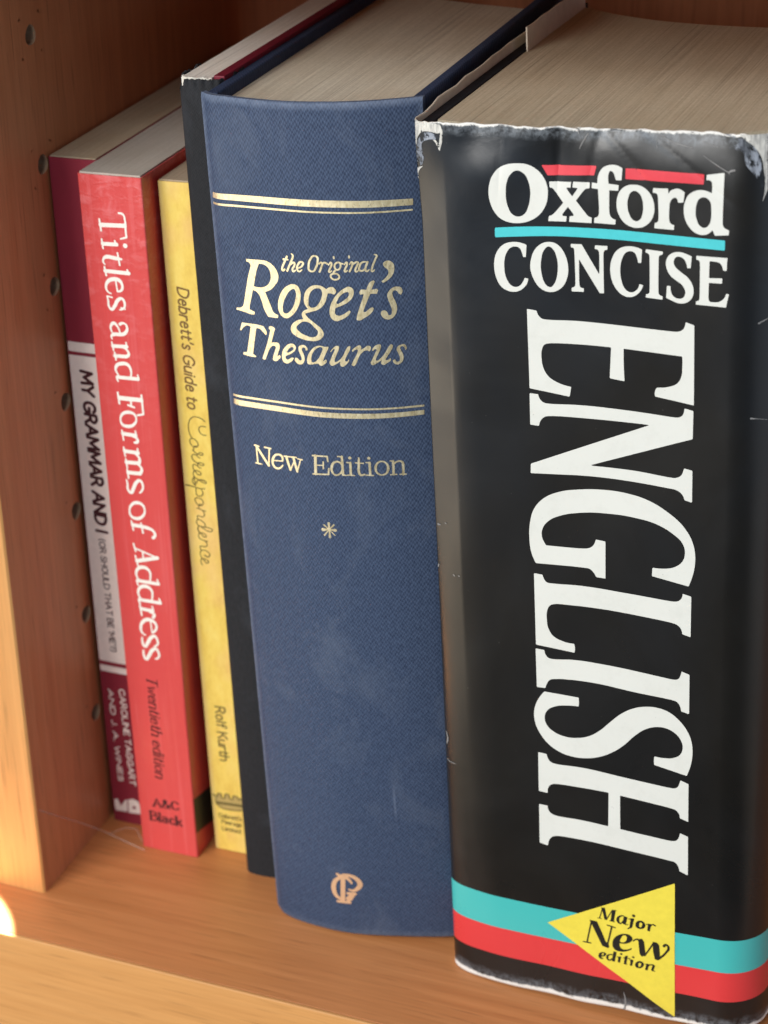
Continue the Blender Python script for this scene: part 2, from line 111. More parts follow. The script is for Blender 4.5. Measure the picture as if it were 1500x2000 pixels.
 'cracks': ('k', 0.12, [["s",[[29.21,225.81,0.179],[29.48,224.58,0.143],[29.72,223.52,0.09]]],["s",[[31.71,223.61,0.089],[30.42,221.59,0.126],[29.94,220.5,0.108]]],["s",[[46.99,223.55,0.088],[50.14,222.28,0.112],[53.27,221.55,0.07]]],["s",[[55.33,222.86,0.087],[58.44,221.96,0.069]]],["s",[[45.94,222.45,0.056],[46.12,220.88,0.056]]],["s",[[52.88,225.36,0.138],[53.24,224.51,0.087]]],["s",[[55.62,220.17,0.072],[58.16,218.56,0.09],[60.87,217.06,0.09]]],["s",[[60.87,217.06,0.108],[61.39,217.41,0.198],[62.1,217.57,0.16]]],["s",[[60.96,216.97,0.072],[61.09,216.61,0.054]]],["s",[[67.43,185.05,0.203],[68.99,185.81,0.079]]],["s",[[66.48,163.87,0.213],[67.7,163.61,0.067],[69.52,163.0,0.057]]],["s",[[38.8,5.64,0.095],[39.25,3.32,0.19],[38.55,-0.87,0.223]]],["s",[[-6.32,63.66,0.152],[-5.17,63.52,0.141],[-3.71,63.76,0.067]]],["s",[[-5.74,128.87,0.252],[-5.13,128.97,0.125]]],["s",[[-3.71,129.85,0.184],[-3.52,129.79,0.123]]],["s",[[-2.08,116.82,0.185],[-1.83,116.61,0.123]]],["s",[[-0.8,117.0,0.153],[-0.55,116.9,0.122]]],["s",[[-6.13,118.17,0.196],[-6.32,117.49,0.132]]],["s",[[-6.3,71.73,0.15],[-5.89,70.09,0.218],[-6.28,68.21,0.151]]]]),
 'grey': ('k', 0.16, [["+",[[-6.2,219.84,0],[-5.24,221.48,1],[-4.46,222.16,1],[-2.02,222.14,1],[-0.75,220.75,1],[-2.08,220.97,1],[-3.56,220.78,1],[-4.96,219.94,1],[-4.84,218.15,1],[-4.82,216.11,1],[-5.74,214.86,1],[-6.9,215.09,1],[-6.59,217.94,1]]],["+",[[58.79,225.43,0],[64.06,223.71,0],[65.98,221.95,0],[66.93,219.98,0],[67.43,214.04,0],[65.73,216.75,1],[64.16,218.92,1],[63.53,221.23,1],[60.9,222.0,1],[62.51,222.89,1]]]]),
 'rogets': ('b', 0.12, [["+",[[8.71,186.98,0],[9.29,186.98,1],[11.04,187.1,1],[12.95,187.23,1],[14.62,187.11,1],[16.03,186.39,1],[17.03,185.2,1],[17.37,183.93,1],[17.08,182.75,1],[16.13,181.48,1],[14.91,180.34,1],[13.34,179.64,0],[14.1,177.75,1],[14.7,176.17,1],[15.33,174.84,1],[16.5,174.41,0],[16.3,173.63,0],[15.4,173.59,1],[13.62,173.6,0],[12.73,175.23,1],[12.1,177.48,1],[11.55,178.73,1],[10.85,179.37,1],[9.9,179.57,0],[9.33,177.73,1],[8.6,175.45,1],[8.47,174.67,0],[9.95,174.24,0],[9.79,173.59,0],[8.7,173.5,1],[7.34,173.73,1],[4.59,173.99,0],[4.81,174.53,0],[6.16,174.8,1],[6.71,175.31,1],[7.92,179.35,1],[8.85,182.64,1],[9.89,185.59,1],[9.68,186.02,1],[8.74,186.33,0]]],["-",[[12.29,186.25,0],[13.78,186.19,1],[14.75,185.58,1],[15.27,184.17,1],[15.14,182.84,1],[14.37,181.59,1],[13.08,180.76,1],[11.72,180.49,1],[10.29,180.57,0],[10.9,182.77,1],[11.58,184.84,1]]],["+",[[16.63,176.92,1],[17.19,178.97,1],[18.26,180.75,1],[19.62,181.88,1],[20.89,182.35,1],[22.08,182.09,1],[22.68,180.99,1],[22.72,179.35,1],[22.12,177.33,1],[21.02,175.58,1],[19.86,174.47,1],[18.55,173.86,1],[17.49,174.2,1],[16.76,175.27,1]]],["-",[[17.84,176.07,1],[18.16,177.6,1],[19.04,179.35,1],[20.23,180.79,1],[21.23,181.2,1],[21.6,180.41,1],[21.39,178.91,1],[20.8,177.21,1],[19.8,175.79,1],[18.66,175.04,1],[18.04,175.18,1]]],["+",[[23.52,179.08,1],[23.93,180.59,1],[24.95,181.79,1],[26.16,182.42,1],[27.3,182.46,1],[28.56,182.01,1],[29.3,181.13,1],[29.02,179.48,1],[28.25,177.82,1],[26.86,176.62,1],[24.99,175.96,1],[23.51,175.45,0],[24.05,174.66,1],[25.94,173.11,1],[27.32,171.83,1],[27.72,170.68,1],[27.16,169.66,1],[25.78,168.93,1],[24.43,168.85,1],[22.23,169.18,1],[20.54,169.86,1],[19.56,170.93,1],[19.75,172.12,1],[21.01,173.42,1],[22.98,174.08,0],[22.7,174.89,1],[22.85,175.73,1],[23.49,176.27,1],[24.37,176.58,0],[23.76,177.45,1],[23.48,178.25,1]]],["-",[[24.59,178.33,1],[24.88,179.82,1],[25.73,181.18,1],[26.76,181.71,1],[27.72,181.58,1],[28.05,180.6,1],[27.71,179.28,1],[26.96,177.95,1],[25.91,177.08,1],[24.91,177.11,1],[24.61,177.5,1]]],["-",[[21.06,171.92,1],[21.84,172.82,1],[23.1,173.51,1],[24.28,173.34,1],[25.54,172.25,1],[26.37,171.13,1],[26.05,170.28,1],[24.85,169.79,1],[23.34,170.11,1],[21.84,170.82,1]]],["+",[[29.06,181.43,1],[29.83,182.04,1],[30.55,182.12,1],[31.16,181.69,1],[31.36,181.04,1],[30.86,180.37,1],[30.15,180.57,1],[29.02,180.84,1]]],["+",[[29.47,176.12,1],[29.8,177.61,1],[30.63,179.26,1],[31.88,180.75,1],[33.23,181.79,1],[34.53,182.23,1],[35.19,181.79,1],[35.4,180.76,1],[35.06,179.73,1],[34.0,178.56,1],[32.68,177.81,1],[30.98,177.12,0],[30.79,176.45,1],[30.87,175.56,1],[31.5,175.27,1],[32.52,175.51,1],[33.56,176.19,1],[34.15,176.56,0],[34.41,176.34,0],[34.16,175.75,1],[33.18,174.85,1],[32.0,174.24,1],[30.83,173.92,1],[30.0,174.35,1],[29.55,175.23,1]]],["-",[[31.34,178.09,1],[31.63,179.13,1],[32.41,180.17,1],[33.45,180.84,1],[34.16,180.91,1],[34.3,180.47,1],[33.94,179.74,1],[33.04,178.99,1],[32.15,178.39,1]]],["+",[[40.04,183.64,0],[40.18,183.26,0],[39.34,181.4,0],[40.61,181.63,0],[40.79,181.19,0],[40.48,180.4,0],[39.08,180.46,0],[38.3,178.8,1],[37.5,176.9,1],[37.35,176.16,1],[37.73,176.15,1],[38.59,176.87,1],[39.36,177.28,0],[39.6,176.91,0],[39.44,176.39,1],[38.5,175.39,1],[37.36,174.68,1],[36.22,174.1,1],[35.61,174.26,0],[35.72,175.0,1],[36.41,177.07,1],[37.4,179.7,1],[37.59,180.43,0],[36.76,180.3,0],[36.63,180.89,0],[37.04,181.55,0],[38.26,181.44,0],[38.66,182.45,1],[39.25,183.31,1]]],["+",[[42.19,187.36,1],[42.54,187.91,1],[43.46,188.06,1],[44.2,187.57,1],[44.51,186.17,1],[44.19,184.89,1],[43.35,183.79,1],[41.94,182.9,0],[41.63,183.33,0],[42.73,184.28,1],[43.24,185.26,1],[43.08,185.99,1],[42.47,186.62,1]]],["+",[[45.92,180.97,1],[45.69,181.57,1],[45.06,181.8,1],[44.02,181.7,1],[43.2,181.03,1],[42.69,180.04,1],[42.83,178.86,1],[43.27,177.36,1],[43.46,176.02,1],[43.15,175.15,1],[42.76,175.18,1],[42.53,175.78,1],[42.03,176.33,1],[41.3,176.23,1],[41.06,175.58,1],[41.35,174.82,1],[41.92,174.27,1],[43.1,174.19,1],[43.91,174.8,1],[44.49,175.94,1],[44.61,176.96,1],[44.3,178.46,1],[43.85,179.67,1],[43.83,180.55,1],[44.17,180.96,1],[44.75,180.77,1],[45.1,180.16,1],[45.54,179.83,0],[45.81,180.24,1]]]]),
 'thesaurus': ('b', 0.12, [["+",[[5.88,170.97,0],[8.76,171.12,1],[10.35,171.19,1],[12.07,171.03,0],[12.86,169.48,1],[12.55,168.9,0],[11.68,169.68,1],[10.95,170.25,1],[9.99,170.25,0],[9.42,168.03,1],[8.81,165.48,1],[8.38,163.56,0],[9.29,163.18,0],[9.14,162.89,0],[7.56,162.8,1],[5.5,162.97,0],[5.56,163.52,0],[6.66,163.71,0],[7.39,166.46,1],[7.99,168.86,1],[8.36,170.37,0],[7.27,170.49,1],[6.5,170.05,1],[5.45,168.88,0],[5.15,169.06,0]]],["+",[[13.62,171.18,0],[14.65,171.32,1],[15.16,171.01,1],[14.85,169.91,1],[13.92,167.2,0],[14.96,167.47,1],[15.96,167.34,1],[16.13,166.45,1],[15.58,165.0,1],[15.23,163.87,0],[15.87,164.5,0],[16.18,164.16,1],[15.6,163.32,1],[14.7,162.76,1],[14.04,162.93,1],[14.12,163.87,1],[14.78,165.49,1],[15.0,166.44,1],[14.55,166.6,1],[13.65,166.09,1],[13.06,165.24,1],[12.42,163.92,1],[11.88,162.76,0],[11.35,162.67,0],[11.02,162.93,0],[12.03,165.24,1],[13.15,168.0,1],[13.88,170.38,0],[13.48,170.63,0]]],["+",[[16.54,164.06,1],[16.8,165.47,1],[17.75,166.82,1],[18.97,167.65,1],[19.94,167.68,1],[20.46,167.13,1],[20.22,166.19,1],[19.26,165.33,1],[17.63,164.51,0],[17.57,163.9,1],[17.96,163.64,1],[18.82,164.05,1],[19.42,164.35,0],[19.72,164.16,0],[19.44,163.67,1],[18.56,162.95,1],[17.71,162.61,1],[16.9,162.89,1]]],["-",[[18.11,165.34,1],[18.43,166.14,1],[19.14,166.76,1],[19.72,166.9,1],[19.85,166.53,1],[19.31,165.94,1],[18.62,165.52,1]]],["+",[[23.39,166.48,1],[23.29,167.23,1],[22.78,167.65,1],[21.84,167.6,1],[21.26,167.21,1],[21.11,166.44,1],[21.36,165.55,1],[21.68,164.67,1],[21.69,163.91,1],[21.21,163.78,1],[20.77,164.27,1],[20.14,164.36,0],[19.93,163.73,1],[20.36,163.08,1],[20.97,162.77,1],[21.77,162.92,1],[22.38,163.66,1],[22.54,164.59,1],[22.31,165.64,1],[21.99,166.52,1],[22.27,167.07,1],[22.73,167.04,1],[22.91,166.37,0]]],["+",[[23.1,163.85,1],[23.38,165.12,1],[24.2,166.42,1],[25.35,167.46,1],[26.59,167.79,1],[27.61,167.57,0],[28.64,167.6,0],[28.42,166.98,1],[27.42,165.0,1],[27.0,163.92,0],[27.81,164.48,0],[27.95,164.04,1],[27.29,163.22,1],[26.4,162.83,1],[25.91,163.33,0],[25.02,163.19,1],[24.11,163.01,1],[23.22,163.15,1]]],["-",[[24.2,164.11,1],[24.37,165.19,1],[25.09,166.48,1],[26.03,167.24,1],[26.91,167.45,1],[27.15,167.11,1],[26.71,165.86,1],[25.81,164.39,1],[24.87,163.63,1],[24.34,163.59,1]]],["+",[[28.98,166.47,0],[30.35,167.83,1],[31.03,167.84,1],[31.07,167.23,1],[30.46,165.8,1],[29.85,164.37,1],[29.91,163.93,1],[30.96,164.4,1],[31.88,165.48,1],[32.83,167.26,1],[33.29,167.79,1],[33.79,167.88,0],[33.65,167.09,1],[32.89,165.67,1],[32.3,164.25,1],[32.62,164.08,1],[33.16,164.71,0],[33.27,164.35,1],[32.57,163.37,1],[31.35,162.81,1],[31.05,163.34,1],[31.37,164.23,0],[30.03,163.31,1],[28.99,162.96,1],[28.59,163.45,1],[28.93,164.52,1],[29.74,166.31,1],[30.04,167.03,1],[29.05,166.2,0]]],["+",[[34.05,166.83,0],[35.19,167.8,1],[36.02,168.06,1],[36.24,167.62,1],[36.03,166.92,0],[36.96,167.44,1],[37.79,167.95,1],[38.34,167.76,1],[38.35,167.06,1],[38.03,166.54,0],[37.4,166.81,1],[36.22,166.13,1],[35.31,164.63,1],[34.74,163.39,1],[34.21,162.95,1],[33.73,163.3,0],[34.31,164.45,1],[35.25,166.22,1],[35.38,167.01,1],[34.97,167.01,1],[34.19,166.39,0]]],["+",[[38.62,166.96,0],[39.87,168.14,1],[40.58,168.11,1],[40.62,167.5,1],[40.07,166.12,1],[39.35,164.56,1],[39.49,164.2,1],[40.47,164.87,1],[41.65,166.39,1],[42.51,167.83,1],[42.99,168.06,1],[43.23,167.69,1],[42.75,166.5,1],[41.9,165.14,1],[41.54,164.28,1],[42.17,164.42,1],[42.57,164.75,0],[42.66,164.3,1],[41.81,163.56,1],[40.84,163.12,1],[40.47,163.45,1],[40.84,164.5,0],[39.61,163.67,1],[38.47,163.14,1],[38.17,163.53,1],[38.55,164.58,1],[39.28,166.15,1],[39.57,167.02,1],[38.75,166.52,0]]],["+",[[46.05,166.61,1],[46.08,167.3,1],[45.73,167.89,1],[44.97,167.83,1],[44.26,167.45,1],[43.99,166.76,1],[44.32,165.69,1],[44.57,164.61,1],[44.3,163.75,1],[43.76,163.79,1],[43.48,164.34,1],[43.09,164.19,1],[43.2,163.48,1],[43.88,163.04,1],[44.74,163.37,1],[45.33,164.38,1],[45.3,165.44,1],[44.9,166.52,1],[44.78,167.23,1],[45.25,167.46,1],[45.69,166.99,1],[45.81,166.45,0]]]]),
 'original': ('b', 0.09, [["s",[[20.03,188.87,0.242],[19.33,187.56,0.244],[18.57,186.05,0.246],[18.56,185.48,0.246],[19.17,185.72,0.245]]],["s",[[19.09,188.13,0.244],[20.2,188.14,0.186]]],["s",[[21.25,189.6,0.166],[21.59,189.18,0.239],[20.77,187.33,0.241],[19.83,185.46,0.243]]],["s",[[20.41,186.5,0.149],[21.05,187.27,0.241],[21.83,187.51,0.24],[21.78,186.88,0.24],[21.22,185.94,0.241],[21.28,185.5,0.241],[21.97,185.78,0.148]]],["s",[[22.68,186.32,0.165],[23.76,187.02,0.237],[24.0,187.65,0.236],[23.46,187.85,0.237],[22.69,187.12,0.238],[22.38,186.21,0.239],[22.65,185.6,0.239],[23.58,185.97,0.146]]],["s",[[27.88,187.54,0.16],[28.43,187.88,0.23],[28.58,187.52,0.23],[27.82,185.67,0.231]]],["s",[[28.46,187.11,0.159],[29.13,187.89,0.23],[29.73,187.62,0.229]]],["s",[[30.06,187.32,0.141],[30.71,187.87,0.229],[30.76,187.42,0.229],[30.15,186.17,0.23],[30.06,185.72,0.23],[30.66,185.96,0.141]]],["s",[[32.78,187.76,0.227],[33.38,187.66,0.174]]],["s",[[31.72,186.16,0.228],[31.23,185.83,0.229],[30.97,185.38,0.159]]],["s",[[33.7,187.45,0.139],[34.34,187.94,0.226],[34.3,187.45,0.226],[33.8,186.38,0.227],[33.72,185.85,0.227],[34.3,186.08,0.139]]],["s",[[34.9,187.53,0.139],[35.53,188.02,0.224],[35.49,187.44,0.225],[34.79,185.85,0.226]]],["s",[[35.28,186.88,0.138],[36.19,187.93,0.224],[36.78,188.0,0.223],[36.57,187.25,0.224],[36.08,186.19,0.224],[36.18,185.83,0.224],[36.83,186.14,0.138]]],["s",[[38.69,188.04,0.153],[37.69,187.93,0.222],[37.09,186.97,0.223],[37.0,186.14,0.223],[37.57,185.95,0.223],[38.45,186.84,0.153],[38.87,187.8,0.221]]],["s",[[38.93,188.03,0.22],[38.38,186.49,0.222],[38.47,185.87,0.222],[39.15,186.16,0.136]]],["s",[[40.49,189.67,0.151],[40.96,189.46,0.218],[40.67,188.69,0.218],[39.77,186.44,0.22],[39.77,185.76,0.22],[40.28,186.11,0.135]]],["o",[[25.33,187.1,0.252],[25.81,188.54,0.251],[26.78,189.43,0.196],[27.55,189.13,0.248],[27.57,188.25,0.248],[27.11,186.81,0.249],[26.13,185.71,0.197],[25.42,185.95,0.253]]],["o",[[31.49,186.63,0.211],[31.45,187.26,0.211],[31.93,187.88,0.21],[32.7,187.89,0.21],[32.83,187.27,0.21],[32.52,186.47,0.21],[31.81,186.23,0.211]]],["o",[[30.34,184.75,0.212],[31.23,185.33,0.211],[32.16,185.04,0.211],[32.34,184.42,0.211],[31.65,183.91,0.212],[30.65,184.13,0.212]]],["s",[[31.37,189.29,0.193],[31.41,188.94,0.193]]],["s",[[34.91,189.48,0.19],[34.89,189.13,0.225]]]]),
 'newedition': ('b', 0.1, [["l",[[6.92,139.74,0.209],[6.98,135.31,0.21]]],["l",[[10.75,139.88,0.205],[10.21,135.14,0.207]]],["l",[[6.92,139.74,0.329],[10.16,135.27,0.325]]],["l",[[6.39,139.83,0.18],[7.74,139.78,0.178]]],["l",[[6.33,135.17,0.181],[8.13,135.19,0.179]]],["l",[[9.37,139.89,0.177],[11.2,139.85,0.175]]],["s",[[14.26,137.19,0.231],[14.13,138.44,0.289],[13.05,138.67,0.232],[11.76,137.66,0.292],[11.41,136.21,0.322],[11.98,135.12,0.292],[13.02,135.03,0.233],[14.25,136.08,0.174]]],["l",[[11.59,136.88,0.146],[14.25,137.14,0.144]]],["l",[[15.41,138.49,0.316],[16.3,135.27,0.316]]],["l",[[17.38,138.62,0.313],[18.18,135.07,0.312]]],["l",[[16.29,135.13,0.172],[17.7,137.98,0.17]]],["l",[[18.17,135.01,0.17],[19.3,138.27,0.168]]],["l",[[14.83,138.56,0.173],[16.6,138.64,0.171]]],["l",[[16.69,138.65,0.171],[18.26,138.73,0.17]]],["l",[[18.61,138.45,0.169],[19.79,138.34,0.168]]],["l",[[23.3,139.78,0.355],[23.04,135.07,0.358]]],["l",[[22.57,139.79,0.192],[26.28,139.85,0.188]]],["l",[[26.28,139.85,0.188],[26.34,138.51,0.188]]],["l",[[22.38,135.0,0.193],[26.28,135.17,0.189]]],["l",[[26.28,135.17,0.189],[26.47,136.73,0.188]]],["l",[[25.2,138.35,0.189],[25.07,136.63,0.19]]],["l",[[23.17,137.37,0.137],[25.13,137.46,0.135]]],["l",[[29.85,139.96,0.291],[29.83,135.23,0.293]]],["l",[[28.82,139.97,0.159],[29.89,139.9,0.159]]],["l",[[29.83,135.23,0.16],[30.54,135.12,0.159]]],["s",[[29.74,137.71,0.186],[28.98,138.58,0.212],[27.94,138.4,0.266],[27.25,137.32,0.321],[27.25,135.94,0.268],[27.89,135.15,0.214],[28.89,135.33,0.213],[29.65,136.33,0.186]]],["l",[[31.78,138.46,0.29],[31.72,135.3,0.291]]],["l",[[36.32,138.53,0.285],[36.33,135.37,0.286]]],["l",[[30.97,138.49,0.158],[31.78,138.46,0.158]]],["l",[[30.85,135.21,0.159],[32.57,135.16,0.158]]],["l",[[35.49,138.58,0.156],[36.32,138.53,0.156]]],["l",[[35.33,135.31,0.157],[37.1,135.21,0.156]]],["s",[[31.73,139.69,0.368],[31.76,139.67,0.368]]],["s",[[36.22,139.71,0.363],[36.25,139.68,0.363]]],["s",[[33.87,139.74,0.183],[33.84,138.51,0.288],[33.69,136.17,0.289],[34.04,135.35,0.289],[34.97,135.48,0.183]]],["l",[[32.99,138.46,0.157],[34.9,138.36,0.156]]],["o",[[37.66,137.15,0.284],[38.09,138.33,0.232],[39.21,138.85,0.179],[40.25,138.19,0.23],[40.5,136.95,0.307],[40.12,135.81,0.231],[39.01,135.34,0.18],[37.95,135.86,0.233]]],["l",[[41.72,138.81,0.279],[41.65,135.39,0.281]]],["l",[[43.89,137.74,0.278],[43.81,135.28,0.279]]],["l",[[41.08,138.9,0.153],[41.72,138.81,0.152]]],["l",[[40.98,135.34,0.153],[42.4,135.35,0.153]]],["l",[[43.11,135.32,0.152],[44.47,135.32,0.152]]],["s",[[41.79,137.93,0.152],[42.65,138.68,0.202],[43.59,138.63,0.252],[43.89,137.74,0.278]]]]),
 'star': ('b', 0.06, [["l",[[25.38,120.52,0.137],[25.38,122.19,0.311]]],["l",[[25.41,120.53,0.137],[25.44,118.51,0.3]]],["l",[[25.38,120.52,0.093],[23.85,120.4,0.44]]],["l",[[25.38,120.52,0.093],[26.93,120.44,0.383]]],["l",[[25.38,120.52,0.125],[24.16,121.66,0.188]]],["l",[[25.38,120.52,0.156],[26.61,121.83,0.216]]],["l",[[25.38,120.52,0.125],[24.08,118.93,0.176]]],["l",[[25.38,120.52,0.093],[26.72,119.08,0.149]]],["s",[[25.37,120.55,0.53],[25.37,120.55,0.53]]]]),
 'mono': ('b', 0.08, [["s",[[24.04,16.79,0.323],[23.19,17.98,0.486],[21.71,18.34,0.45],[20.11,17.46,0.537],[19.05,15.6,0.667],[18.96,13.6,0.669],[19.57,11.97,0.543],[20.83,11.12,0.414]]],["l",[[21.82,18.64,0.653],[21.27,10.65,0.661]]],["s",[[20.23,19.07,0.371],[20.97,18.71,0.41],[21.94,18.88,0.408]]],["l",[[19.8,10.3,0.376],[23.25,10.41,0.368]]],["s",[[21.84,18.93,0.51],[24.01,19.03,0.504],[25.69,18.08,0.64],[26.32,16.5,0.72],[25.6,15.22,0.562],[24.26,14.41,0.405],[23.24,14.6,0.285]]],["l",[[22.88,13.34,0.449],[24.84,13.45,0.444]]],["l",[[24.56,13.35,0.405],[23.5,11.44,0.408],[22.72,11.0,0.41]]],["l",[[23.6,12.89,0.407],[22.58,11.64,0.41]]]]),
 'goldtop': ('b', 0.15, [["+",[[0.24,201.43,0],[18.52,202.49,1],[30.92,202.38,1],[39.99,202.16,1],[49.15,201.94,0],[49.08,200.48,0],[39.89,200.58,1],[30.81,200.79,1],[18.38,200.94,1],[0.03,200.09,0]]],["+",[[0.07,199.07,0],[18.29,199.98,1],[30.73,199.79,1],[39.83,199.64,1],[49.04,199.61,0],[49.02,199.2,0],[39.81,199.23,1],[30.7,199.37,1],[18.25,199.52,1],[-0.01,198.56,0]]]]),
 'goldlow': ('b', 0.15, [["+",[[0.96,151.93,0],[15.37,152.68,1],[30.61,152.43,1],[41.55,152.43,1],[49.21,152.69,0],[49.18,152.18,0],[41.53,151.98,1],[30.58,151.98,1],[15.32,152.19,1],[0.88,151.36,0]]],["+",[[0.99,150.68,0],[15.25,151.36,1],[30.52,151.07,1],[41.48,151.08,1],[49.15,151.35,0],[49.1,150.2,0],[41.41,149.86,1],[30.43,149.77,1],[15.13,150.04,1],[0.77,149.26,0]]]]),
